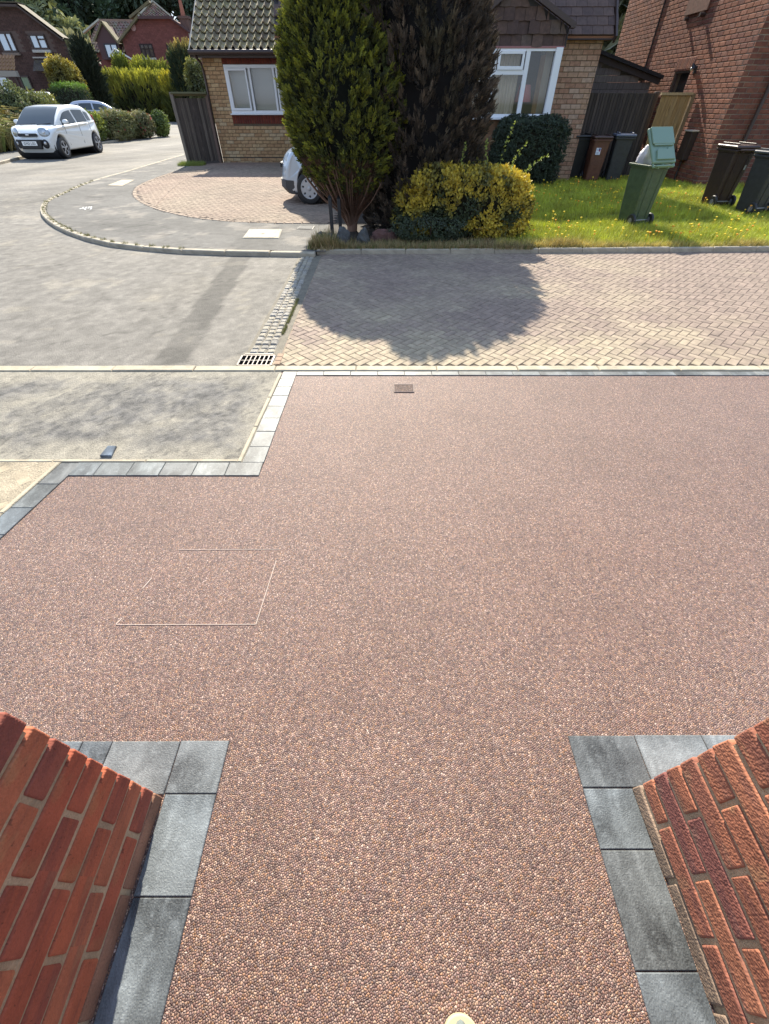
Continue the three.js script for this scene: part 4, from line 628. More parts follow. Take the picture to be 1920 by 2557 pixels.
{
  const cv = document.createElement('canvas'); cv.width = 64; cv.height = 80; const c = cv.getContext('2d'); c.fillStyle = '#dfe3ee'; c.fillRect(0, 0, 64, 80); c.fillStyle = '#3a3f78'; c.fillRect(34, 4, 26, 34); c.fillStyle = '#b0304a'; c.fillRect(44, 26, 16, 16); c.fillStyle = '#777d92'; for (let i = 0; i < 6; i++) c.fillRect(6, 8 + i * 5, 24, 2); for (let i = 0; i < 5; i++) c.fillRect(6, 48 + i * 6, 50 - (i % 3) * 8, 2.5);
  const st = new THREE.CanvasTexture(cv); st.colorSpace = THREE.SRGBColorSpace; const stM = new THREE.MeshStandardMaterial({ map: st, roughness: .5 });
  const grp = undefined;
  const gb = bin('green_bin', 'green wheelie bin on the lawn, lid propped open by a white bag', grp, [4.33, .055, -8.70], .30, .83, [.055, .085, .043], [.18, .27, .195], { open: .85 });
  // white bag bulging out between rim and lid
  const bag = new THREE.IcosahedronGeometry(.2, 5), a = bag.attributes.position; for (let i = 0; i < a.count; i++) { const v = new THREE.Vector3().fromBufferAttribute(a, i), n = v.clone().normalize(), k = 1 + .5 * (fbm(n.x * 2.3 + n.z * 1.7 + 5, n.y * 2.3 + n.z, 3, 401) - .5) - .75 * Math.abs(fbm(n.x * 4.5 + 3, n.y * 3 + n.z * 4, 3, 403) - .5); v.multiplyScalar(k); a.setXYZ(i, v.x * 1.15, v.y * 1.15, v.z * 1.05); }
  const bm = mergeVertices(bag.deleteAttribute('uv').deleteAttribute('normal')); bm.computeVertexNormals();
  const b = top('bin_bag', bm, bagM, 'white plastic rubbish bag wedged under the lid of the green bin', 'bag'); b.position.set(4.30, .90, -8.90); b.scale.set(.55, .9, .6); b.rotation.set(.3, .5, .2);
  bin('brown_bin', 'dark brown wheelie bin at the right edge, behind the black bin', grp, [6.80, .055, -10.5], .12, .90, [.034, .017, .013], [.055, .03, .025], { sticker: [.14, .70, .05, .075, .263], stickerMat: std([.35, .36, .33]) });
  bin('black_bin', 'black wheelie bin with two wheels nearest the right edge', grp, [7.08, .055, -9.78], .26, .86, [.028, .028, .030], [.06, .065, .07]);
  bin('brown_bin', 'brown wheelie bin with a white sticker by the dark fence', grp, [5.56, .055, -14.2], Math.PI - .10, .86, [.125, .048, .028], [.06, .028, .022], { sticker: [.05, .72, .13, .155, -.258], stickerMat: stM });
  bin('grey_bin', 'dark grey wheelie bin with a bluish lid by the dark fence', grp, [6.12, .055, -14.15], Math.PI - .22, .90, [.032, .033, .036], [.10, .115, .16]);
  bin('black_bin', 'black wheelie bin half hidden between brick wall and brown bin', grp, [5.2, .055, -14.62], Math.PI, .86, [.010, .010, .011], [.012, .012, .013]);
  const r = new THREE.IcosahedronGeometry(.07, 3), q = r.attributes.position; for (let i = 0; i < q.count; i++) { const k = 1 + .9 * (fbm(q.getX(i) * 22 + 3, q.getY(i) * 22 + q.getZ(i) * 15, 2, 411) - .5); q.setXYZ(i, q.getX(i) * k, q.getY(i) * k * 1.5, q.getZ(i) * k); } const r2 = mergeVertices(r.deleteAttribute('uv').deleteAttribute('normal')); r2.computeVertexNormals();
  const o = top('crumpled_bag', r2, std([.42, .36, .33], { roughness: .5 }), 'small crumpled pale bag on the grass behind the green bin', 'bag'); o.position.set(5.86, .14, -11.3);
}

// ================================================================ CARS
// local axes: front towards +z, metres
function carWheel(parent, x, z, r, side, alloy) {
  const w = sub('wheel', parent, [x, r, z]), k = side;
  const prof = [[r * .62, -.085], [r * .9, -.092], [r * .985, -.07], [r, -.03], [r, .03], [r * .985, .07], [r * .9, .092], [r * .62, .085]].map(p => new THREE.Vector2(...p));
  part('tyre', new THREE.LatheGeometry(prof, 36).rotateZ(-Math.PI / 2), M.black, w);
  part('drum', new THREE.CylinderGeometry(r * .64, r * .64, .1, 26).rotateZ(Math.PI / 2), M.dark, w);
  const rim = std(alloy ? [.38, .38, .39] : [.50, .50, .51], { roughness: .35, metalness: alloy ? .8 : .25 }), pcs = [];
  pcs.push(new THREE.TorusGeometry(r * .63, r * .05, 8, 30).rotateY(Math.PI / 2).translate(k * .075, 0, 0));
  if (alloy) { for (let i = 0; i < 5; i++) for (const s of [-.13, .13]) { const a = i * 1.2566 + s; pcs.push(bar([k * .082, Math.cos(i * 1.2566) * r * .1, Math.sin(i * 1.2566) * r * .1], [k * .07, Math.cos(a) * r * .62, Math.sin(a) * r * .62], .03, .025)); } pcs.push(new THREE.CylinderGeometry(r * .14, r * .14, .04, 16).rotateZ(Math.PI / 2).translate(k * .078, 0, 0)); }
  else { const s = new THREE.Shape(); s.absarc(0, 0, r * .64, 0, Math.PI * 2); for (let i = 0; i < 7; i++) { const a = i * Math.PI * 2 / 7 + .22, h = new THREE.Path(); h.absellipse(Math.cos(a) * r * .49, Math.sin(a) * r * .49, r * .095, r * .075, 0, Math.PI * 2, true, a); s.holes.push(h); } pcs.push(new THREE.ExtrudeGeometry(s, { depth: .012, bevelEnabled: true, bevelSize: .004, bevelThickness: .006, bevelSegments: 2, curveSegments: 40 }).rotateY(k * Math.PI / 2).translate(k * .066, 0, 0)); pcs.push(new THREE.SphereGeometry(r * .16, 14, 8).scale(.35, 1, 1).translate(k * .08, 0, 0)); }
  part(alloy ? 'rim' : 'hubcap', merge(pcs), rim, w);
}
function makeCar(g, o) {
  const { paint, r = .29, belt = .95, roof = 1.48, zf = 1.20, zr = -1.19, bonnet = .90, alloy = true, darkBumper = false } = o;
  const hw = .795;
  const pm = new THREE.MeshPhysicalMaterial({ color: col(...paint), roughness: .38, metalness: o.metal || 0, clearcoat: 1, clearcoatRoughness: .05 });
  // lower body: side outline with wheel arches, extruded across and then shaped in plan
  const s = new THREE.Shape(), ar = r * 1.19, b = .21;
  s.moveTo(-1.60, b); s.lineTo(-1.74, .34); s.lineTo(-1.785, .58); s.lineTo(-1.76, .82); s.quadraticCurveTo(-1.74, belt + .03, -1.66, belt + .06);
  s.lineTo(-.6, belt + .025); s.lineTo(1.08, belt - .03); s.quadraticCurveTo(1.38, bonnet - .03, 1.55, bonnet - .13); s.quadraticCurveTo(1.73, bonnet - .24, 1.76, .54); s.quadraticCurveTo(1.80, .42, 1.77, .30); s.lineTo(1.66, .19); s.lineTo(zf + ar + .01, b - .01);
  const arch = (z) => { const dy = r - b, a0 = Math.asin(-dy / ar); for (let i = 0; i <= 14; i++) { const a = a0 + (Math.PI - 2 * a0) * i / 14; s.lineTo(z + Math.cos(a) * ar, r + Math.sin(a) * ar); } };
  arch(zf); s.lineTo(zr + ar + .02, b); arch(zr); s.closePath();
  const g0 = new THREE.ExtrudeGeometry(s, { depth: 2 * hw - .12, steps: 8, bevelEnabled: true, bevelSize: .05, bevelOffset: -.05, bevelThickness: .06, bevelSegments: 4, curveSegments: 10 }).translate(0, 0, -hw + .06).rotateY(-Math.PI / 2);
  const bend = (x, y, z) => { const t = clamp((Math.abs(z) - 1.05) / .75), f = 1 - (z > 0 ? .22 : .13) * t * t, q = y < .55 ? 1 - .05 * Math.pow((.55 - y) / .35, 2) : 1, up = y > .62 && z > .9 ? .035 * (1 - Math.pow(x / .8, 2)) * clamp((z - .9) / .3) : 0, nose = z > 1.2 ? -.20 * Math.pow(Math.abs(x) / .8, 2.4) * clamp((z - 1.2) / .5) : z < -1.3 ? .07 * Math.pow(Math.abs(x) / .8, 2.4) * clamp((-z - 1.3) / .4) : 0, sh = y > .5 && y < .9 ? .012 * Math.sin((y - .5) / .4 * Math.PI) : 0; return [x * f * q + Math.sign(x) * sh * (Math.abs(x) > .7 ? 1 : 0), y + up, z + nose]; };
  const warp = gg => { const a = gg.attributes.position; for (let i = 0; i < a.count; i++) a.setXYZ(i, ...bend(a.getX(i), a.getY(i), a.getZ(i))); gg.computeVertexNormals(); return gg; };
  part('body', warp(g0), pm, g);
  part('underbody', box(1.2, .22, 3.1, 0, .30, 0), M.black, g);
  part('wheel_well', merge([zf, zr].map(z => new THREE.CylinderGeometry(ar * .99, ar * .99, z > 0 ? 1.3 : 1.42, 24).rotateZ(Math.PI / 2).translate(0, r, z))), M.black, g);
  // cabin
  const pz = [[1.16, belt - .04], [.72, lerp(belt, roof, .46)], [.34, lerp(belt, roof, .84)], [.05, roof - .03], [-.35, roof], [-.9, roof - .01], [-1.3, roof - .06], [-1.55, lerp(belt, roof, .62)], [-1.72, belt + .04]];
  const curve = new THREE.CatmullRomCurve3(pz.map(p => new THREE.Vector3(p[0], p[1], 0)), false, 'catmullrom', .35);
  const topAt = z => { let a = 0, e = 1; for (let i = 0; i < 26; i++) { const m = (a + e) / 2; curve.getPoint(m).x > z ? a = m : e = m; } return curve.getPoint(a).y; };
  const beltAt = z => belt - .015 + (z < 0 ? .04 * clamp(-z / 1.7) : 0);
  const half = (y, z) => (.765 - (y - belt) * .30) * (1 - (z < -.9 ? .10 * Math.pow((-z - .9) / .85, 2) : z > .2 ? .10 * Math.pow((z - .2) / .8, 2) : 0));
  const surf = (z, t) => {                                    // t 0..1 belt to roof edge, 1..2 across the roof
    const yb = beltAt(z), yt = Math.max(yb, topAt(z)), h = yt - yb, rc = Math.min(.13, h * .55);
    if (t < 1) { const y = yb + (h - rc) * t; return [half(y, z), y, z]; }
    const x1 = half(yt - rc, z), k = t - 1;
    if (k < .3) { const a = k / .3 * Math.PI / 2; return [x1 - rc * .9 * (1 - Math.cos(a)), yt - rc + rc * Math.sin(a) - .012, z]; }
    const x = (x1 - rc * .9) * (1 - (k - .3) / .7); return [x, yt - .012 + .012 * (1 - Math.pow(x / (x1 - rc * .9 + .001), 2)), z];
  };
  const grid = (zs, ts, side, off = 0) => {
    const P = [], I = [], nt = ts.length; for (const z of zs) for (const t of (typeof ts === 'function' ? ts(z) : ts)) { const p = surf(z, t), e = .01, q = surf(z - e, t), u = surf(z, Math.min(2, t + e)), n = new THREE.Vector3(u[0] - p[0], u[1] - p[1], u[2] - p[2]).cross(new THREE.Vector3(q[0] - p[0], q[1] - p[1], q[2] - p[2])); if (n.lengthSq() < 1e-14) n.set(0, 1, 0); n.normalize(); if (n.y < -.02 || (n.x < 0 && t < 1)) n.negate(); P.push(side * (p[0] + n.x * off), p[1] + n.y * off, p[2] + n.z * off); }
    for (let i = 0; i < zs.length - 1; i++) for (let j = 0; j < nt - 1; j++) { const a = i * nt + j, b2 = a + nt; I.push(a, b2, a + 1, a + 1, b2, b2 + 1); }
    const gg = new THREE.BufferGeometry(); gg.setAttribute('position', new THREE.Float32BufferAttribute(P, 3)); gg.setAttribute('uv', new THREE.Float32BufferAttribute(new Array(P.length / 3 * 2).fill(0), 2)); gg.setIndex(I); gg.computeVertexNormals(); return gg;
  };
  const zs = []; for (let i = 0; i <= 40; i++) zs.push(lerp(1.15, -1.715, i / 40)); const ts = [0, .25, .5, .75, 1, 1.06, 1.12, 1.18, 1.24, 1.3, 1.45, 1.6, 1.8, 2];
  part('cabin', merge([1, -1].map(k => grid(zs, ts, k))), pm, g);
  const gl = new THREE.MeshPhysicalMaterial({ color: col(.05, .065, .075), roughness: .04, metalness: 0, ior: 1.5 });
  const strip = (a, b2, n) => Array.from({ length: n + 1 }, (_, i) => lerp(a, b2, i / n));
  part('windscreen', merge([1, -1].map(k => grid(strip(1.09, .20, 12), strip(1.27, 2, 8), k, .006))), gl, g);
  part('rear_window', merge([1, -1].map(k => grid(strip(-1.42, -1.67, 6), strip(1.3, 2, 6), k, .006))), gl, g);
  for (const k of [1, -1]) {
    part('front_side_window', grid(strip(.68, -.20, 10), strip(.07, .97, 6), k, .006), gl, g);
    part('rear_side_window', grid(strip(-.29, -1.02, 8), strip(.07, .97, 6), k, .006), gl, g);
    part('quarter_window', grid(strip(-1.08, -1.36, 5), strip(.15, .9, 5), k, .006), gl, g);
    const dl = (z, y0, y1) => bar(bend(k * (hw + .001), y0, z), bend(k * (hw + .001), y1, z), .008, .012);
    part('door_seam', merge([dl(.72, .34, .9), dl(-.26, .34, .92), dl(-1.0, .62, .93)]), std(paint.map(v => v * .25)), g);
    part('door_handle', merge([rbox(.03, .03, .13, .01, k * (hw + .012), .84, -.14), rbox(.03, .03, .13, .01, k * (hw + .012), .86, -.9)]), pm, g);
    const m = sub('mirror', g, [k * .86, belt + .06, .66]); part('housing', new THREE.SphereGeometry(.1, 16, 12).scale(1.05, .72, .65), pm, m); part('arm', bar([-k * .12, -.05, .02], [0, -.03, 0], .05, .05), M.black, m);
    const h = sub('headlight', g, bend(k * (o.darkBumper ? .69 : .575), Math.min(bonnet - .17, .74), o.darkBumper ? 1.50 : 1.63)); h.rotation.set(-.30, k * (o.darkBumper ? 1.0 : .62), k * -.10);
    part('lens', new THREE.SphereGeometry(.14, 20, 14).scale(1.4, .95, .36), new THREE.MeshPhysicalMaterial({ color: col(.36, .40, .43), roughness: .08, metalness: .5, clearcoat: 1 }), h); part('bulb', new THREE.SphereGeometry(.055, 14, 10).scale(1, 1, .5).translate(k * -.03, .0, .036), std([.6, .62, .64], { roughness: .1, metalness: .6 }), h);
    if (!o.darkBumper) { const f = sub('fog_light', g, bend(k * .60, .42, 1.80)); f.rotation.y = k * .38; part('bezel', new THREE.SphereGeometry(.11, 16, 12).scale(.95, 1.1, .28), M.black, f); part('lamp', new THREE.SphereGeometry(.045, 12, 8).scale(1, 1, .5).translate(0, .02, .03), std([.6, .6, .6], { roughness: .1, metalness: .6 }), f); }
    part('tail_light', rbox(.06, .34, .1, .02, k * .66, .92, -1.68), std([.35, .02, .02], { roughness: .15 }), g);
    carWheel(g, k * (hw - .085), zf, r, k, alloy); carWheel(g, k * (hw - .085), zr, r, k, alloy);
  }
  part('upper_grille', rbox(.66, .085, .05, .02, 0, Math.min(bonnet - .20, .66), 1.735), M.black, g); part('grille_trim', rbox(.12, .04, .03, .012, 0, Math.min(bonnet - .195, .665), 1.76), M.chrome, g);
  if (!o.darkBumper) part('lower_grille', new THREE.ExtrudeGeometry(new THREE.Shape([[-.40, .10], [.40, .10], [.33, -.11], [-.33, -.11]].map(p => new THREE.Vector2(...p))), { depth: .05, bevelEnabled: true, bevelSize: .02, bevelThickness: .02, bevelSegments: 2 }).translate(0, .42, 1.752), M.black, g);
  part('wiper', merge([bar([-.5, belt + .0, 1.13], [.05, belt + .03, 1.10], .012, .012), bar([.1, belt + .0, 1.13], [.55, belt + .04, 1.05], .012, .012)]), M.black, g);
  if (darkBumper) { const lip = new THREE.Shape(); lip.moveTo(1.30, .17); lip.lineTo(1.7, .17); lip.lineTo(1.82, .28); lip.lineTo(1.81, .42); lip.lineTo(1.55, .42); lip.lineTo(1.55, .2); part('front_bumper', warp(new THREE.ExtrudeGeometry(lip, { depth: 2 * hw - .03, steps: 8, bevelEnabled: false }).translate(0, 0, -hw + .015).rotateY(-Math.PI / 2)).scale(1.012, 1, 1), std([.05, .052, .056], { roughness: .7 }), g); }
  if (o.plate) {
    const cv = document.createElement('canvas'); cv.width = 256; cv.height = 56; const c = cv.getContext('2d'); c.fillStyle = '#f3f3ee'; c.fillRect(0, 0, 256, 56); c.fillStyle = '#15151a'; c.font = 'bold 46px sans-serif'; c.textAlign = 'center'; c.textBaseline = 'middle'; c.fillText(o.plate, 128, 30, 236);
    const t = new THREE.CanvasTexture(cv); t.colorSpace = THREE.SRGBColorSpace; const mt = new THREE.MeshStandardMaterial({ map: t, roughness: .4 }); part('number_plate', box(.50, .112, .012, 0, .44, 1.835), [M.white, M.white, M.white, M.white, mt, M.white], g);
  }
}
{
  const w = thing('white_car', 'small white five door hatchback parked facing the camera on the left street', 'car', [-13.12, 0, -22.28]); w.scale.setScalar(1.075); makeCar(w, { paint: [.80, .82, .80], plate: 'GY63 LSO', roof: 1.385, belt: .885, bonnet: .85 });
  const s = thing('silver_car', 'silver blue hatchback on the block paved drive, half hidden behind the conifer', 'car', [-.58, .055, -11.34], -Math.PI / 2); s.scale.set(.9, .92, .9); makeCar(s, { paint: [.40, .47, .56], metal: .6, bonnet: 1.0, belt: 1.03, roof: 1.5, zf: 1.07, alloy: false, darkBumper: true });
  const f = thing('blue_grey_car', 'pale blue grey car parked behind the flowering shrubs on the left', 'car', [-20.9, .05, -42], 1.9); f.scale.setScalar(1.1); makeCar(f, { paint: [.42, .46, .55], metal: .4, roof: 1.42 });
  const v = thing('white_van', 'white vehicle roof showing above the garden plants on the far left', 'van', [-21.6, .05, -36.4], .5); v.scale.setScalar(1.2); makeCar(v, { paint: [.78, .79, .80], roof: 1.62 });
}

// ================================================================ SMALL THINGS BY THE BED
function rock(label, pos, sc, c, seed, turn = 0) {
  const g = new THREE.IcosahedronGeometry(.1, 4), a = g.attributes.position; for (let i = 0; i < a.count; i++) { const v = new THREE.Vector3().fromBufferAttribute(a, i), n = v.clone().normalize(); const fl = Math.max(...[[1, .3, .2], [-.8, .4, .5], [.1, 1, .2], [-.3, -.2, 1], [.5, .2, 1], [.2, .7, -1]].map(p => { const q = new THREE.Vector3(p[0] + .4 * hash(seed, 1, 1), p[1], p[2] + .3 * hash(seed, 2, 1)).normalize(); return n.dot(q); })); v.multiplyScalar(clamp(.82 / Math.max(.4, fl), .7, 1.25) * (1 + .55 * (fbm(n.x * 3 + seed, n.y * 3 + n.z * 2, 3, 421) - .5))); a.setXYZ(i, v.x * sc[0], v.y * sc[1], v.z * sc[2]); }
  const q = mergeVertices(g.deleteAttribute('uv').deleteAttribute('normal')).toNonIndexed(); q.computeVertexNormals(); const uv = []; for (let i = 0; i < q.attributes.position.count; i++) uv.push(q.attributes.position.getX(i), q.attributes.position.getY(i)); q.setAttribute('uv', new THREE.Float32BufferAttribute(uv, 2));
  const m = top('rock', q, std(c, { map: rep(conMap, 2), bumpMap: rep(conBump, 3), bumpScale: .006 }), label, 'rock'); m.position.set(...pos); m.rotation.y = turn; return m;
}
rock('pale grey rock leaning beside the black post, leftmost of the row', [-.93, .10, -7.40], [.9, .9, .8], [.16, .155, .15], 1, .3);
rock('tall small grey rock in front of the black post', [-.80, .09, -7.26], [.75, 1.15, .6], [.15, .15, .145], 2, .8);
rock('big angular grey rock at the foot of the green conifer', [-.60, .12, -7.32], [1.15, 1.5, .9], [.14, .14, .138], 3, 1.2);
rock('squat grey rock between big grey rock and reddish stone', [-.32, .11, -7.36], [1.3, 1.25, .9], [.13, .13, .125], 4, 2.0);
rock('reddish half round stone in the shaded bed', [.02, .12, -7.42], [1.75, 1.1, .7], [.20, .10, .085], 5, .1);
{
  for (const [x, z, h, l] of [[-.80, -7.46, .55, 'black metal post standing among the rocks, nearer one'], [-.70, -7.78, .5, 'black metal post close behind the conifer trunk, farther one']]) { const p = thing('black_post', l, 'post', [x, .05, z]); part('shaft', rbox(.05, h, .05, .006, 0, h / 2, 0), M.black, p); part('cap', new THREE.ConeGeometry(.04, .04, 4).rotateY(Math.PI / 4).translate(0, h + .018, 0), M.black, p); part('foot', rbox(.09, .015, .09, .004, 0, .008, 0), M.black, p); }
}
// the toe of the photographer's shoe at the lower edge
{
  const g = thing('shoe', 'toe of a grey green canvas shoe with cream sole on the gravel', 'shoe', [.184, 0, .171]);
  const outline = k => { const s = new THREE.Shape(); s.moveTo(0, k); s.bezierCurveTo(.045, k, .052 - k, -.05, .05 - k, -.11); s.bezierCurveTo(.046 - k, -.18, .04 - k, -.22, .036 - k, -.265 + k); s.bezierCurveTo(.03, -.295 + k, -.03, -.295 + k, -.034 + k, -.265 + k); s.bezierCurveTo(-.036 + k, -.22, -.04 + k, -.18, -.046 + k, -.11); s.bezierCurveTo(-.05 + k, -.05, -.045, k, 0, k); return s; };
  part('sole', new THREE.ExtrudeGeometry(outline(0), { depth: .018, bevelEnabled: true, bevelSize: .004, bevelThickness: .004, bevelSegments: 3, curveSegments: 20 }).rotateX(-Math.PI / 2).translate(0, .006, 0), std([.52, .42, .27], { roughness: .7 }), g);
  const up = new THREE.SphereGeometry(1, 28, 18, 0, Math.PI * 2, 0, Math.PI / 2).scale(.041, .065, .13).translate(0, .026, .134), a = up.attributes.position; for (let i = 0; i < a.count; i++) { const z = a.getZ(i); a.setY(i, .026 + (a.getY(i) - .026) * lerp(.55, 1.15, clamp(z / .2))); a.setX(i, a.getX(i) * lerp(.85, 1.05, clamp(z / .1))); } up.computeVertexNormals();
  part('upper', up, std([.20, .24, .235], { bumpMap: rep(conBump, 6), bumpScale: .001 }), g); part('toe_seam', tube([[0, .062, .04], [0, .075, .09], [0, .088, .15]], .0035, 10, 6), std([.26, .38, .32]), g);
}

// ================================================================ TREES AND SHRUBS
const tri = (P, a, b, c) => P.push(...a, ...b, ...c);
function geoOf(P) { const g = new THREE.BufferGeometry(); g.setAttribute('position', new THREE.Float32BufferAttribute(P, 3)); const uv = new Float32Array(P.length / 3 * 2); g.setAttribute('uv', new THREE.BufferAttribute(uv, 2)); g.computeVertexNormals(); return g; }
function sprayGeo(n, len, w, spread, seed) {                 // flattened feathery spray: scale leaves along a few forked twigs, growing up y
  const r = rng(seed), P = [];
  for (let k = 0; k < n; k++) { const t = k / (n - 1), side = k % 2 ? 1 : -1, y0 = len * (.1 + .75 * t), a = side * spread * (1 - .55 * t) * (.6 + .6 * r()), l = len * (.42 - .2 * t) * (.7 + .6 * r()), zc = (r() - .5) * .35; const dx = Math.sin(a) * l, dy = Math.cos(a) * l, dz = zc * l; tri(P, [-w * .5, y0 - w, 0], [w * .5, y0 + w, 0], [dx, y0 + dy, dz]); tri(P, [0, y0, -w * .5], [0, y0, w * .5], [dx * .8, y0 + dy * .85, dz]); }
  tri(P, [-w * .6, 0, 0], [w * .6, 0, 0], [0, len, 0]); tri(P, [0, 0, -w * .6], [0, 0, w * .6], [0, len, 0]); return geoOf(P);
}
function leafGeo(l, w) { return geoOf([0, 0, 0, w / 2, l * .45, .1 * w, 0, l, -.15 * l, 0, 0, 0, 0, l, -.15 * l, -w / 2, l * .45, .1 * w]); }
function tuftGeo(n, l, w, seed) { const r = rng(seed), P = []; for (let i = 0; i < n; i++) { const a = r() * 6.28, e = .3 + r() * 1.0, d = [Math.cos(a) * Math.cos(e), Math.sin(e), Math.sin(a) * Math.cos(e)], s = [-Math.sin(a), 0, Math.cos(a)], o = [(r() - .5) * l, (r() - .5) * l, (r() - .5) * l], m = l * .5; const p = k => d.map((q, j) => o[j] + q * k); const A = p(0), B = p(l), C = p(m).map((q, j) => q + s[j] * w / 2), D = p(m).map((q, j) => q - s[j] * w / 2); B[1] -= l * .2; tri(P, A, C, B); tri(P, A, B, D); } return geoOf(P); }
const leafMat = (t = .3) => new THREE.MeshPhysicalMaterial({ roughness: .8, transmission: t, thickness: 0, side: THREE.DoubleSide });
// crown from a radius profile (height -> radius): plumes of small sprays standing out of a lumpy surface, dark gaps between
function conifer(g, o) {
  const { h0, h1, prof, cx = t => 0, plumes, per, geo, cols, size, up = 1.2, seed, lump = .16, len = .2, wide = .07 } = o, r = rng(seed), mats = [], cc = [];
  const lum = (a, y) => { const ca = Math.cos(a) * 2.2 + 9, sa = Math.sin(a) * 2.2 + 9; return 1 + lump * (2 * fbm(ca + y * .8, sa + y * 1.1, 3, seed) - 1) + lump * .8 * (2 * fbm(ca * 3 + y * 2, sa * 3 - y * 3.3, 2, seed + 9) - 1); };
  for (let i = 0; i < plumes; i++) {
    const t = r(), y = lerp(h0, h1, t), a = r() * Math.PI * 2, R = prof(t) * lum(a, y), d = .80 + .20 * Math.sqrt(r()), out = new THREE.Vector3(Math.cos(a), 0, Math.sin(a));
    const dp = prof(Math.min(1, t + .03)) - prof(Math.max(0, t - .03)), lean = clamp(-dp * 3, -.6, 1.2);
    const ax = out.clone().multiplyScalar(.5 + .6 * r()).add(new THREE.Vector3((r() - .5) * .8, up * (.45 + .55 * r()) + lean * .3, (r() - .5) * .8)).normalize(), L = len * (.6 + .8 * r()), tone = r();
    for (let k = 0; k < per; k++) {
      const s = Math.pow(r(), .7), w = wide * (1.15 - .85 * s), ox = (r() - .5) * 2 * w, oy = (r() - .5) * 2 * w, oz = (r() - .5) * 2 * w;
      const dir = ax.clone().add(new THREE.Vector3(ox, oy, oz).multiplyScalar(.75 / wide * (.5 + .5 * r()))).normalize();
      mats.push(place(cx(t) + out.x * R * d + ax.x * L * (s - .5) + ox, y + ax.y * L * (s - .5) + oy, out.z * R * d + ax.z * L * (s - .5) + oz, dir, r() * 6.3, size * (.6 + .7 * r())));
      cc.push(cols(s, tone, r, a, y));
    }
  }
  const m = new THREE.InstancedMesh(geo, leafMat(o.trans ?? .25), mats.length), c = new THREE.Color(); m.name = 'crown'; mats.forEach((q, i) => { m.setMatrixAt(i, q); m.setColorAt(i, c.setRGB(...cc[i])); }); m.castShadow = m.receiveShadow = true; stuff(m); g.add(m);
  // the dense inner growth that keeps the light out
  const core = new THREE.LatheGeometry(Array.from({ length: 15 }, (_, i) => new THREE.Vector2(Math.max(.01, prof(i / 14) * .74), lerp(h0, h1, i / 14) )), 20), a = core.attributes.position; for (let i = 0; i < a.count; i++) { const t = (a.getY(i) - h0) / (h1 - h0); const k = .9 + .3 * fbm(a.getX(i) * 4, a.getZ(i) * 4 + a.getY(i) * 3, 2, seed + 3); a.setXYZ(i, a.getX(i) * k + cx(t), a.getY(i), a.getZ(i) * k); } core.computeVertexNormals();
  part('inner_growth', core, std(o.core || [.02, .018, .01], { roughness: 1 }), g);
}
{
  // green conifer: broad flame shape on a narrow foot of bare red brown stems
  const g = thing('green_conifer', 'bushy green conifer with bare reddish lower stems in front of the silver car', 'tree', [-.55, .05, -8.22]);
  const lin = p => t => { for (let i = 1; i < p.length; i++) if (t <= p[i][0]) return lerp(p[i - 1][1], p[i][1], (t - p[i - 1][0]) / (p[i][0] - p[i - 1][0])); return p[p.length - 1][1]; };
  const prof = lin([[0, .12], [.06, .38], [.14, .62], [.22, .76], [.36, .87], [.52, .86], [.63, .77], [.72, .62], [.82, .50], [.92, .34], [1, .05]]);
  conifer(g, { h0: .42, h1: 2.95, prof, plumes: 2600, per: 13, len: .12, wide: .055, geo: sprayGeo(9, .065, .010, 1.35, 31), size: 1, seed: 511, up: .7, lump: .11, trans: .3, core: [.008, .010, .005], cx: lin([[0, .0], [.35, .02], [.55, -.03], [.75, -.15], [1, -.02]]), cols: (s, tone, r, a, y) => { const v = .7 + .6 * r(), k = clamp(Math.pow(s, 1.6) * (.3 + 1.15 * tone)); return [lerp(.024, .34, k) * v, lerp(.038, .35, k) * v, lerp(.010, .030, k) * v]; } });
  const br = [], r = rng(77); for (let i = 0; i < 230; i++) { const a = r() * 6.28, R = .14 + .58 * Math.sqrt(r()), hy = .55 + .45 * r(), k = r() * .12; br.push(tube([[Math.cos(a) * .05, .04, Math.sin(a) * .05], [Math.cos(a) * R * .28, hy * .42, Math.sin(a) * R * .28], [Math.cos(a + k) * R * .68, hy * .78, Math.sin(a + k) * R * .68], [Math.cos(a + k) * R, hy + .12, Math.sin(a + k) * R]], .004 + .006 * r(), 8, 5)); }
  const bark = std([.20, .118, .082], { roughness: .95 });
  stuff(part('stems', merge(br), bark, g)); part('trunk', tube([[0, -.05, 0], [.02, .2, .0], [-.02, .9, .02], [0, 2.6, 0]], .085, 14, 9), bark, g);
  const dm = [], dc = []; for (let i = 0; i < 6000; i++) { const a = r() * 6.28, y = .22 + .66 * r(), R = Math.max(.12, (y - .06) * .84) * (.55 + .48 * Math.sqrt(r())); dm.push(place(Math.cos(a) * R, y, Math.sin(a) * R, new THREE.Vector3(Math.cos(a) * .7 + r() * .4 - .2, .9, Math.sin(a) * .7 + r() * .4 - .2).normalize(), r() * 6, .7 + .5 * r())); const v = .6 + .7 * r(); dc.push([.17 * v, .092 * v, .058 * v]); }
  part('dead_growth', new THREE.LatheGeometry([[.02, .2], [.05, .4], [.2, .6], [.34, .8], [.3, 1.0]].map(p => new THREE.Vector2(...p)), 18), std([.030, .017, .011], { roughness: 1 }), g);
  scatter('dead_sprays', sprayGeo(9, .15, .006, .7, 35), leafMat(.15), dm, dc, g);
}
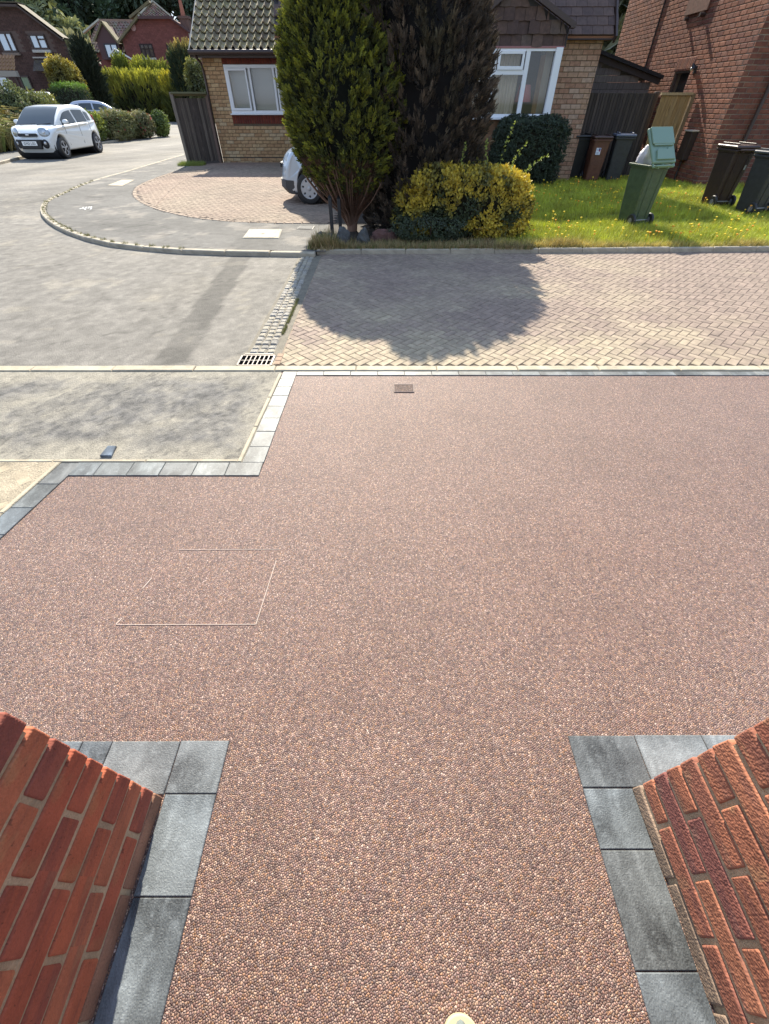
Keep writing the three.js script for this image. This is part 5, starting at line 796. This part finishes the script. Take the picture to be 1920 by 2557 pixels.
{
  const g = thing('brown_conifer', 'tall dark conifer with brown dying foliage next to the green one', 'tree', [.50, .05, -8.6]);
  const lin = p => t => { for (let i = 1; i < p.length; i++) if (t <= p[i][0]) return lerp(p[i - 1][1], p[i][1], (t - p[i - 1][0]) / (p[i][0] - p[i - 1][0])); return p[p.length - 1][1]; };
  const prof = lin([[0, .86], [.1, .90], [.25, .97], [.5, .99], [.64, .96], [.73, .86], [.82, .66], [.92, .40], [1, .06]]);
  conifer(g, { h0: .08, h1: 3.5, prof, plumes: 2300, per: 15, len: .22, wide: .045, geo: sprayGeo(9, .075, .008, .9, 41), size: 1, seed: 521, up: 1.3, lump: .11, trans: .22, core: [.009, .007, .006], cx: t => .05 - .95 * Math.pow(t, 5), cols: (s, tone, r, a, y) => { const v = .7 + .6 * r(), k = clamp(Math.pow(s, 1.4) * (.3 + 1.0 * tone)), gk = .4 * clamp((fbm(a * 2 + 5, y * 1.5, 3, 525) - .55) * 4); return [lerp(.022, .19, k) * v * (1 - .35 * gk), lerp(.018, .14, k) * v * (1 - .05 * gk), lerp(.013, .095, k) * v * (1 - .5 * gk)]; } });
  const bark = std([.09, .06, .045], { roughness: .95 }), br = [], r = rng(78); for (let i = 0; i < 40; i++) { const a = r() * 6.28, R = .3 + .5 * r(), y = .1 + r() * .9; br.push(tube([[0, y, 0], [Math.cos(a) * R * .5, y + .12, Math.sin(a) * R * .5], [Math.cos(a) * R, y + .35, Math.sin(a) * R]], .006 + .006 * r(), 6, 5)); }
  part('trunk', tube([[0, -.05, 0], [.02, .5, .02], [0, 1.4, 0], [.02, 2.8, 0]], .1, 12, 9), bark, g); stuff(part('stems', merge(br), bark, g));
}
// leafy shrubs: leaves scattered through a lumpy box or dome, on a few stems
function shrub(name, label, pos, o) {
  const g = thing(name, label, o.category || 'shrub', pos, o.turn || 0), r = rng(o.seed), mats = [], cc = [], [W, H2, D] = o.size, pw = o.power || 3;
  for (let i = 0, k = 0; i < o.n && k < o.n * 12; k++) {
    const u = r() * 2 - 1, v = r() * 2 - 1, w = r() * 2 - 1; const q = Math.pow(Math.abs(u), pw) + Math.pow(Math.abs(v), pw) + Math.pow(Math.abs(w), pw), rad = Math.pow(q, 1 / pw) || .01;
    const lump = 1 + (o.lump ?? .22) * (2 * fbm(u / rad * 2.2 + o.seed, v / rad * 2.2 + w / rad * 1.7, 3, o.seed) - 1), sh = (r() < .8 ? .86 + .16 * r() : .5 + .4 * r()) * lump;
    const x = u / rad * sh * W / 2, y = (v / rad * sh + 1) * H2 / 2, z = w / rad * sh * D / 2; if (y < .02) continue; i++;
    const n = new THREE.Vector3(u / W, v / H2 * 1.2 + .15, w / D).normalize().add(new THREE.Vector3(r() - .5, r() * (o.up ?? .7), r() - .5)).normalize();
    mats.push(place(x, y, z, n, r() * 6.3, .7 + .7 * r())); cc.push(o.cols(x, y / H2, z, r, sh));
  }
  const m = new THREE.InstancedMesh(o.geo, leafMat(o.trans ?? .4), mats.length), c = new THREE.Color(); m.name = 'foliage'; mats.forEach((q, i) => { m.setMatrixAt(i, q); m.setColorAt(i, c.setRGB(...cc[i])); }); m.castShadow = m.receiveShadow = true; stuff(m); g.add(m);
  const st = []; for (let i = 0; i < (o.stems || 7); i++) { const x = (r() - .5) * W * .5, z = (r() - .5) * D * .5; st.push(tube([[x * .4, -.05, z * .4], [x * .7, H2 * .4, z * .7], [x * 1.4, H2 * .8, z * 1.4]], .012 * (o.stemR || 1), 6, 5)); } part('stem', merge(st), std([.09, .06, .04], { roughness: .95 }), g);
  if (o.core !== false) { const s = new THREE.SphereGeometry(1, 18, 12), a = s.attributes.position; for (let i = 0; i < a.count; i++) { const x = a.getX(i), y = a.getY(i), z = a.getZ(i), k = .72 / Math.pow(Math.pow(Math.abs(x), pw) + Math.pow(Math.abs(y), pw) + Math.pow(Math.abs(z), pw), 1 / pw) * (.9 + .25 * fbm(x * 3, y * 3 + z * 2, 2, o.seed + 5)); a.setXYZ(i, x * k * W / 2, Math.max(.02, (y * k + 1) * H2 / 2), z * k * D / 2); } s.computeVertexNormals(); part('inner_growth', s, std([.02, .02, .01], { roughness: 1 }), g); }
  return g;
}
const leaf1 = tuftGeo(6, .055, .03, 61), leaf2 = tuftGeo(7, .034, .02, 63);
{
  const y = shrub('euonymus', 'golden yellow variegated shrub in front of the brown conifer', [1.22, .05, -7.92], { size: [2.0, .86, 1.0], n: 5200, geo: leaf1, power: 3.4, lump: .24, seed: 601, trans: .3, cols: (x, t, z, r) => { const p = fbm(x * 5 + 3, t * 6 + z * 4, 3, 603), v = .75 + .5 * r(), k = clamp((p - .34) * 4 + (t - .35) * .35 + clamp(x) * .35 + (r() < .15 ? -.6 : 0)); return [lerp(.045, .60, k) * v, lerp(.065, .46, k) * v, lerp(.018, .045, k) * v]; } });
  const up = []; const r = rng(605); for (const [x, h, lean] of [[.45, 1.32, .2], [.62, 1.12, .25], [-.1, 1.12, .05], [.25, 1.15, -.1], [.85, .98, .45]]) for (let i = 0; i < 12; i++) { const t = i / 11; up.push(place(x + lean * t * t * .6 + (r() - .5) * .03, lerp(.8, h, t), .2 + (r() - .5) * .04, new THREE.Vector3(r() - .5, .6, r() - .5).normalize(), r() * 6, .45 + .3 * r())); }
  scatter('long_shoots', leaf1, leafMat(.35), up, up.map(() => [.30, .36, .06]), y);
  shrub('low_plant', 'low dark green leafy plant under the golden shrub in the shade', [.70, .05, -7.45], { size: [1.1, .32, .5], n: 900, geo: leaf2, seed: 611, lump: .3, power: 2.4, core: false, cols: (x, t, z, r) => { const v = .5 + .8 * r(); return [.05 * v, .075 * v, .025 * v]; } });
  shrub('clipped_hedge', 'dark clipped evergreen bush under the right hand window', [3.52, .05, -13.5], { size: [1.75, 1.28, .95], n: 7000, geo: tuftGeo(7, .045, .02, 65), seed: 621, lump: .10, power: 4.5, trans: .2, category: 'bush', cols: (x, t, z, r) => { const v = .55 + .8 * r(); return [.042 * v, .062 * v, .03 * v]; } });
}

// ================================================================ THE FAR LEFT: HOUSES, HEDGES, TREES
const farTuft = tuftGeo(7, .30, .12, 71), farSpray = sprayGeo(12, .55, .06, .6, 73), midTuft = tuftGeo(7, .13, .055, 75);
{
  const gc = (a, b, lit = .5) => (x, t, z, r) => { const v = .7 + .6 * r(), k = clamp(fbm(x * .9 + 3, t * 4 + z, 3, 631) * 1.6 - .4 + (t - .6) * lit + .3 * (r() - .5)); return [lerp(a[0], b[0], k) * v, lerp(a[1], b[1], k) * v, lerp(a[2], b[2], k) * v]; };  // lit: sunlight painted in, colour lighter towards the top
  shrub('tall_hedge', 'wide tall green and gold hedge at the bend of the street', [-26.0, -.1, -61], { size: [7.4, 3.35, 3], n: 4200, geo: farSpray, seed: 701, power: 5, lump: .10, category: 'hedge', up: 1.6, stemR: 6, cols: gc([.09, .125, .025], [.62, .60, .08], .9) });
  shrub('gold_hedge', 'yellow green feathery hedge joining the right of the tall hedge', [-21.3, -.1, -60.5], { size: [2.6, 3.3, 2.6], n: 1800, geo: farSpray, seed: 703, power: 3.5, lump: .16, category: 'hedge', up: 1.6, stemR: 6, cols: gc([.17, .20, .035], [.74, .66, .07], 1.1) });
  shrub('feathery_conifer', 'bright green feathery conifer in front of the left roof of the red houses', [-27.4, -.1, -63], { size: [1.6, 4.7, 1.6], n: 1500, geo: farSpray, seed: 705, power: 2, lump: .2, category: 'tree', up: 2, stemR: 8, cols: gc([.18, .23, .04], [.52, .54, .08], .6) });
  shrub('feathery_conifer', 'wide bright green feathery conifer before the red gable wall', [-24.8, -.1, -63.5], { size: [4.2, 4.35, 2], n: 2400, geo: farSpray, seed: 707, power: 2.6, lump: .3, category: 'tree', up: 2, stemR: 8, cols: gc([.18, .22, .04], [.54, .54, .08], .6) });
  shrub('pale_topped_conifer', 'dark conifer with pale yellow top next to the mossy roof', [-19.8, -.1, -60], { size: [2.4, 5.4, 2.4], n: 2400, geo: farSpray, seed: 709, power: 2.4, lump: .14, category: 'tree', up: 2, stemR: 8, cols: (x, t, z, r) => { const v = .7 + .6 * r(), k = smooth(.84, .98, t + .05 * (r() - .5)) * .9 + (r() < .2 ? .3 : 0); return [lerp(.05, .50, k) * v, lerp(.085, .40, k) * v, lerp(.03, .12, k) * v]; } });
  shrub('bamboo_clump', 'loose yellow green leafy shrub just left of the yellow house', [-17.6, -.1, -56], { size: [1.7, 4.2, 1.8], n: 1300, geo: farTuft, seed: 711, power: 2.6, lump: .25, category: 'shrub', up: 1.5, stemR: 6, cols: gc([.10, .12, .03], [.38, .36, .08], .5) });
  shrub('dark_conifer', 'dark columnar conifer between the two brick houses', [-24.55, -.1, -50], { size: [1.15, 4.9, 1.2], n: 1500, geo: farSpray, seed: 713, power: 2.6, lump: .08, category: 'tree', up: 2, stemR: 8, trans: .15, cols: gc([.022, .034, .016], [.04, .058, .025], .2) });
  shrub('golden_conifer', 'round golden conifer in front of the dark brown house', [-24.7, 1.0, -46], { size: [2.3, 2.9, 2], n: 1700, geo: tuftGeo(7, .2, .08, 77), seed: 715, power: 2.3, lump: .26, category: 'tree', up: 1.5, stemR: 6, cols: gc([.2, .18, .03], [.72, .56, .07], .5) });
  shrub('low_hedge', 'bright green clipped low hedge below the golden conifer', [-23.6, 0, -44], { size: [2.5, 2.5, 1.6], n: 1700, geo: midTuft, seed: 717, power: 5, lump: .06, category: 'hedge', up: 1.5, stemR: 4, cols: (x, t, z, r) => { const v = .7 + .6 * r(), k = smooth(.8, .98, t); return [lerp(.04, .22, k) * v, lerp(.07, .36, k) * v, lerp(.015, .03, k) * v]; } });
  const row = (x, z, s, seed, l, a, b) => shrub('garden_shrub', l, [x, .05, z], { size: s, n: 1100, geo: midTuft, seed, power: 2.4, lump: .26, cols: (q, t, w, r) => { const k = clamp(fbm(q * 3, t * 4 + w * 2, 3, seed) * 1.8 - .5), v = .7 + .6 * r(); if (r() < (b[3] || 0)) return [.55, .10, .10]; return [lerp(a[0], b[0], k) * v, lerp(a[1], b[1], k) * v, lerp(a[2], b[2], k) * v]; } });
  row(-15.5, -29.2, [1.5, 1.15, 2.2], 721, 'bright yellow green shrub directly behind the white car', [.12, .17, .02], [.46, .48, .06]);
  row(-14.85, -31.2, [1.7, 1.2, 2.4], 723, 'pale flowering shrub in the middle of the roadside row', [.17, .19, .05], [.56, .50, .26, .03]);
  row(-14.4, -33, [1.4, 1.1, 2.2], 725, 'dark green shrub with pink blossom in the roadside row', [.11, .13, .04], [.40, .36, .16, .05]);
  row(-13.75, -34.6, [.75, 1.05, 1.0], 727, 'small green shrub at the right end of the roadside row', [.10, .15, .03], [.32, .38, .07]);
  row(-17.6, -27, [1.8, 2.1, 1.8], 729, 'leafy pale green garden shrub behind the white car at the left', [.07, .10, .03], [.30, .33, .12]);
  row(-19.2, -28, [1.9, 2.0, 1.8], 731, 'green garden shrub touching the left picture edge', [.06, .09, .03], [.26, .30, .09]);
  row(-20.3, -33.6, [2.6, 1.95, 1.4], 735, 'yellow green garden shrub hiding the white vehicle', [.12, .15, .03], [.46, .44, .10]);
  row(-16.1, -24.2, [1.0, 1.15, 1.2], 733, 'small shrub with orange blossom beside the white car', [.10, .12, .03], [.50, .33, .08]);
  // pale grasses in the verge at the far left
  const blades = (() => { const P = [], r = rng(81); for (let i = 0; i < 24; i++) { const a = r() * 6.28, l = .35 + .4 * r(), e = .35 + .5 * r(), x = Math.cos(a) * e * l, z = Math.sin(a) * e * l; tri(P, [-.012, 0, 0], [.012, 0, 0], [x * .5, l * .8, z * .5]); tri(P, [x * .5 - .01, l * .78, z * .5], [x * .5 + .01, l * .8, z * .5], [x, l * .75, z]); } return geoOf(P); })();
  const m = [], c = [], r = rng(83); for (let i = 0; i < 520; i++) { const z = -19.5 - 6 * r(), x = -15.6 - 3.5 * Math.pow(r(), 1.3) - (-z - 19.5) * .06; m.push(place(x, .05, z, Y, r() * 6, 1.0 + .9 * r() + .25 * (-x - 15.6))); const v = .7 + .6 * r(); c.push(r() < .6 ? [.42 * v, .36 * v, .14 * v] : [.22 * v, .26 * v, .07 * v]); }
  scatter('tall_grass', blades, leafMat(.3), m, c, scene, 'tall pale ornamental grasses beside the far left footway', 'grass');
}
// dark brown brick house at the far left
function farHouseWindow(parent, x0, x1, y0, y1, z, frame, bars, glassM, sill) { const w = windowFrame(parent, x0, x1, y0, y1, z, .1, .12, frame, bars); part('pane', box(x1 - x0 - .1, y1 - y0 - .1, .02, (x0 + x1) / 2, (y0 + y1) / 2, -.02), glassM, w); if (sill) part('sill', rbox(x1 - x0 + .2, .16, .2, .02, (x0 + x1) / 2, y0 - .1, .05), sill, w); return w; }
const skyGlass = new THREE.MeshPhysicalMaterial({ color: col(.45, .5, .55), roughness: .05, metalness: .6 }), paleSill = std([.45, .42, .38]);
{
  const g = thing('brown_house', 'dark brown brick house with sloping roof at the top left', 'house', [0, 0, -50]);
  const bm = std([.12, .066, .054], { map: rep(clayMap, .5), roughness: .95 });
  const out = [[-33, 0], [-25.9, 0], [-25.9, 5.2], [-28.1, 6.7], [-33, 6.7]];
  brickWall(g, { w: 7.1, h: 6.7, outline: out.map(p => [p[0], p[1]]), mats: [bm], cols: [[.12, .066, .054], [.10, .056, .048], [.14, .078, .06]], mortar: std([.13, .09, .075], { roughness: 1 }), pieces: false, show: () => false, back: .4 });
  { // courses of bricks too small to pick apart
    const L = []; for (let y = 2.0, r = 0; y < 6.6; y += .14, r++) for (let x = -31.5 + (r % 2) * .18; x < -26.0; x += .36) { if (y > 5.15 && x + .3 > -25.9 - (y - 5.2) * 1.46) continue; if (y > 4.25 && y < 5.45 && (x > -31.1 && x < -29.5 || x > -28.7 && x < -26.95)) continue; const v = rr(.8, 1.2); L.push(tinted(box(.345, .125, .03, x + .18, y + .06, .0), [.105 * v, .056 * v, .046 * v])); } stuff(part('brick_courses', mergeGeometries(L), M.clayV, g)); }
  farHouseWindow(g, -30.95, -29.75, 4.35, 5.42, .06, brownPlastic, [[-30.3, -30.2, 4.4, 5.4]], skyGlass, std([.2, .15, .12])); farHouseWindow(g, -28.42, -27.15, 4.5, 5.32, .06, brownPlastic, [[-27.85, -27.75, 4.55, 5.3], [-27.8, -27.2, 5.0, 5.08]], skyGlass, paleSill);
  part('roof', merge([bar([-25.6, 5.08, -.1], [-28.2, 6.82, -.1], .12, .9), bar([-28.1, 6.85, -.1], [-33, 6.92, -.1], .12, .9)]), std([.20, .17, .14], { map: rep(mossMap, .6) }), g); part('bargeboard', merge([bar([-25.6, 5.0, .32], [-28.2, 6.74, .32], .2, .06), bar([-28.2, 6.76, .32], [-33, 6.82, .32], .2, .06)]), brownPlastic, g);
  const c = sub('canopy', g, [-28.0, 3.3, 0]); part('slope', new THREE.PlaneGeometry(1.5, 1.1).rotateX(-.9).translate(0, .33, .45), std([.15, .13, .13], { map: rep(mossMap, .6) }), c); part('top_flashing', box(1.5, .08, .08, 0, .76, .1), std([.4, .36, .32]), c); part('post', box(.1, 3.3, .1, .7, -1.65, .8), brownPlastic, c);
  part('white_panel', bar([-26.2, .9, .3], [-26.0, 2.6, .3], .2, .06), std([.5, .48, .45]), g);
  farHouseWindow(g, -30.6, -29.8, 2.2, 3.05, .06, brownPlastic, [], new THREE.MeshPhysicalMaterial({ color: col(.12, .16, .1), roughness: .05, metalness: .4 }));
  const p = sub('porch', g, [-28.0, 0, 5.2]); const tm = std([.40, .24, .15], { map: rep(mossMap, .8) });
  for (let r = 0; r < 4; r++) for (let i = 0; i < 11; i++) { const m = part('roof_tile', pantileGeo(.27, .34, .06, 6), tm, p); m.position.set(-1.9 + i * .26 + r * -.05, 3.18 + r * .19, .6 - r * .24); m.rotation.x = .62; }
  part('beam', box(3.2, .3, .3, -.75, 2.98, .5), std([.30, .27, .23]), p); part('post', bar([.55, 0, .4], [.55, 3.0, .4], .12, .12), brownPlastic, p); part('glazing', box(1.5, 2.0, .04, -.9, 1.8, .3), skyGlass, p); part('glazing_bar', merge([-1.4, -.9, -.2].map(x => box(.08, 2.0, .1, x, 1.8, .33))), brownPlastic, p);
}
// red houses with pantiled roofs behind the hedges
{
  const g = thing('red_gabled_house', 'red brick house with brown pantiled roofs and a chimney behind the hedges', 'house', [0, 0, -72]);
  const red = std([.25, .088, .075], { map: rep(clayMap, .5), roughness: .95 }), dk = std([.10, .055, .055], { roughness: .95 }), tcol = [[.36, .25, .19], [.30, .20, .15], [.42, .30, .23]], tm = tcol.map(c => std(c, { roughness: .95 }));
  const wallOf = (pts, z, d, name = 'wall', m = red) => part(name, new THREE.ExtrudeGeometry(new THREE.Shape(pts.map(p => new THREE.Vector2(...p))), { depth: d, bevelEnabled: false }).translate(0, 0, z - d), m, g);
  wallOf([[-30.4, 0], [-22.0, 0], [-22.0, 6.9], [-23.9, 8.0], [-27.4, 8.2], [-30.3, 6.5]], 0, 6); wallOf([[-35.3, 0], [-30.3, 0], [-30.3, 5.9], [-35.3, 5.9]], -.9, 5);
  wallOf([[-33.4, 5.0], [-31.0, 5.0], [-31.0, 6.3], [-32.1, 7.7], [-33.4, 6.5]], -.2, 2.6, 'dormer_wall', dk); wallOf([[-35.4, 4], [-35.1, 4], [-35.1, 7.2]], -2.5, .3, 'gable_end', red);
  { const L = []; for (let y = 3.6, r = 0; y < 8.0; y += .15, r++) for (let x = -30.2 + (r % 2) * .19; x < -22.1; x += .38) { const lim = y > 6.5 ? (y - 6.5) * 1.75 : 0; if (x < -30.2 + lim || x + .36 > -22.0 - Math.max(0, y - 6.9) * 1.7) continue; if (y > 5.0 && y < 6.3 && (x > -28.9 && x < -26.9 || x > -25.7 && x < -24.4)) continue; const v = rr(.85, 1.15); L.push(tinted(box(.365, .137, .03, x + .19, y + .07, 0), [.25 * v, .085 * v, .072 * v])); } stuff(part('brick_courses', mergeGeometries(L), M.clayV, g)); }
  // tiled slope helper: corners from eave left/right up to ridge, merged rows of wavy tiles
  const slopeTiles = (x0, x1, rx0, rx1, y0, y1, z0, z1, name) => { const n = 12, L = [], len = Math.hypot(y1 - y0, z1 - z0) / n, a = Math.atan2(y1 - y0, z0 - z1); for (let r = 0; r < n; r++) { const t = r / n, xa = lerp(x0, rx0, t), xb = lerp(x1, rx1, t), k = Math.max(1, Math.round((xb - xa) / .34)); for (let i = 0; i < k; i++) L.push(tinted(pantileGeo((xb - xa) / k, len * 1.15, .09, 4).rotateX(a - .12).translate(lerp(xa, xb, (i + .5) / k), lerp(y0, y1, t) + .05, lerp(z0, z1, t)), pick(tcol).map(v => v * rr(.85, 1.15)))); } const m = sub(name, g); stuff(part('tiles', mergeGeometries(L), M.clayV, m)); return m; };
  const r1 = slopeTiles(-35.3, -30.0, -33.9, -28.3, 5.55, 8.25, -.4, -3.6, 'roof'); part('ridge', bar([-33.9, 8.3, -3.6], [-28.2, 8.25, -3.6], .18, .2), tm[1], r1); part('hip', bar([-35.6, 7.2, -2.2], [-33.85, 8.33, -3.6], .16, .2), std([.42, .38, .28]), r1); part('underlay', bar([-32.2, 7.0, -3.0], [-32.2, 7.3, -3.6], 5, .1), dk, r1);
  const r2 = slopeTiles(-27.6, -23.9, -26.15, -26.0, 8.2, 9.35, .35, -1.2, 'roof'); part('verge', merge([bar([-27.55, 8.2, .4], [-26.08, 9.45, -1.2], .16, .22), bar([-23.9, 8.2, .4], [-26.0, 9.42, -1.2], .12, .16)]), std([.40, .36, .27]), r2); part('bargeboard', box(3.9, .22, .2, -25.7, 8.15, .35), dk, r2);
  part('side_slope', merge([bar([-30.7, 6.35, -.3], [-27.3, 8.45, -.3], .2, 1.4), bar([-28.9, 8.2, -1.5], [-26.2, 9.35, -1.5], .2, 2.4)]), std([.30, .27, .20], { map: rep(mossMap, .7) }), r2); part('right_verge', bar([-23.9, 8.05, .25], [-21.9, 6.9, .25], .14, .5), dk, r2);
  part('dormer_roof', merge([bar([-33.6, 6.45, -.6], [-32.05, 7.9, -.6], .16, 1.2), bar([-30.85, 6.2, -.6], [-32.1, 7.9, -.6], .16, 1.2)]), std([.32, .29, .2], { map: rep(mossMap, .7) }), g);
  farHouseWindow(g, -32.7, -31.2, 5.1, 6.25, -.15, std([.05, .05, .06]), [[-32.0, -31.9, 5.15, 6.2]], skyGlass); const dg = new THREE.MeshPhysicalMaterial({ color: col(.08, .06, .06), roughness: .08 });
  farHouseWindow(g, -28.5, -27.0, 5.15, 6.22, .06, std([.035, .02, .02]), [[-28.05, -27.97, 5.2, 6.2], [-27.55, -27.47, 5.2, 6.2], [-28.4, -27.05, 5.8, 5.86]], dg, paleSill); farHouseWindow(g, -25.35, -24.5, 5.3, 6.18, .06, std([.035, .02, .02]), [[-25.0, -24.93, 5.35, 6.15]], dg);
  const c = sub('chimney', g); part('stack', merge([box(.95, 3.2, .9, -22.7, 6.7, -.5), box(1.15, .2, 1.1, -22.7, 8.2, -.5)]), std([.20, .11, .09], { map: rep(clayMap, .7) }), c); part('chimney_pot', new THREE.CylinderGeometry(.16, .24, 1.2, 14).translate(-22.8, 8.85, -.5), std([.38, .14, .09]), c); part('flashing', box(.25, .6, .1, -22.35, 6.7, .02), std([.6, .55, .5]), c);
  part('alarm_box', new THREE.CylinderGeometry(.3, .3, .1, 16).rotateX(Math.PI / 2).translate(-28.6, 7.45, .1), std([.36, .2, .18]), g);
  part('small_verge', merge([bar([-31.7, 5.3, 1.2], [-31.0, 5.75, 1.2], .1, .3), bar([-31.0, 5.75, 1.2], [-29.2, 4.9, 1.2], .1, .3)]), std([.7, .68, .64]), g);
}
// ---------------------------------------------------------------- trees beyond
function bigTree(label, x, z, h, R, seed, a, b, n = 1500, gap = .2) {
  const g = thing('woodland_tree', label, 'tree', [x, -.1, z]), r = rng(seed), mats = [], cc = [], blobs = [];
  for (let i = 0; i < 15; i++) { const u = r() * 6.28, t = r(); blobs.push([Math.cos(u) * R * (.25 + .55 * r()) * Math.sin(.5 + t * 2.3), h * (.28 + .68 * t), Math.sin(u) * R * .7 * r(), R * (.22 + .24 * r())]); }
  for (let i = 0; i < n; i++) { const q = blobs[Math.floor(r() * blobs.length)], v = new THREE.Vector3(r() - .5, r() - .5, r() - .5).normalize(), s = q[3] * (.65 + .4 * r()); mats.push(place(q[0] + v.x * s, q[1] + v.y * s * .8, q[2] + v.z * s, v.clone().add(new THREE.Vector3(0, .4, 0)).normalize(), r() * 6, .8 + .8 * r())); const k = clamp(.3 + .5 * v.y + .5 * (r() - .4)), w = .75 + .5 * r(); cc.push([lerp(a[0], b[0], k) * w, lerp(a[1], b[1], k) * w, lerp(a[2], b[2], k) * w]); }
  const m = new THREE.InstancedMesh(tuftGeo(9, .75, .32, seed), leafMat(.35), mats.length), c = new THREE.Color(); m.name = 'crown'; mats.forEach((q, i) => { m.setMatrixAt(i, q); m.setColorAt(i, c.setRGB(...cc[i])); }); stuff(m); m.castShadow = m.receiveShadow = true; g.add(m);
  const bark = std([.08, .06, .045], { roughness: 1 }), L = [new THREE.CylinderGeometry(.14, .42, h * .8, 9).translate(0, h * .4, 0)]; for (const q of blobs) L.push(tube([[0, q[1] * .55, 0], [q[0] * .5, q[1] * .8, q[2] * .5], [q[0], q[1], q[2]]], .09, 6, 5)); part('trunk', merge(L), bark, g); return g;
}
const dkA = [.05, .085, .045], dkB = [.16, .23, .09];
[[-62, -98, 15, 6.5], [-54, -104, 17, 7], [-47, -92, 16, 6], [-40, -100, 18, 7], [-33, -94, 17, 6.5], [-26, -102, 18, 7], [-19, -94, 16.5, 6.5], [-11, -100, 17, 7], [-4, -96, 16, 6.5]].forEach((p, i) => bigTree(['tall dark woodland tree behind the left picture edge', 'tall dark tree above the brown house roof', 'dark woodland tree over the right slope of the brown house roof', 'dark blue green tree between brown house and red houses', 'tall dark tree behind the left roof ridge of the red house', 'tall dark tree behind the gable of the red house', 'dark tree behind the chimney of the red house', 'dark woodland tree hidden mostly by the mossy roof', 'woodland tree behind the yellow house'][i], p[0], p[1], p[2], p[3], 801 + i * 3, dkA, i % 3 === 1 ? [.13, .17, .08] : dkB, i > 6 ? 700 : 1900));
bigTree('pale yellow green tree beside the brown house roof', -41.5, -78, 13, 3.8, 851, [.12, .14, .05], [.34, .36, .14], 1100);
bigTree('pale green tree below the brown roof slope beside the dark conifer', -31.5, -62, 5.6, 1.7, 853, [.14, .15, .07], [.36, .34, .17], 420);
bigTree('loose leafy tree against the sky between yellow house and red wall', 12.4, -33, 6.6, 2.2, 861, [.12, .13, .06], [.36, .34, .18], 520);

renderer.render(scene, camera);
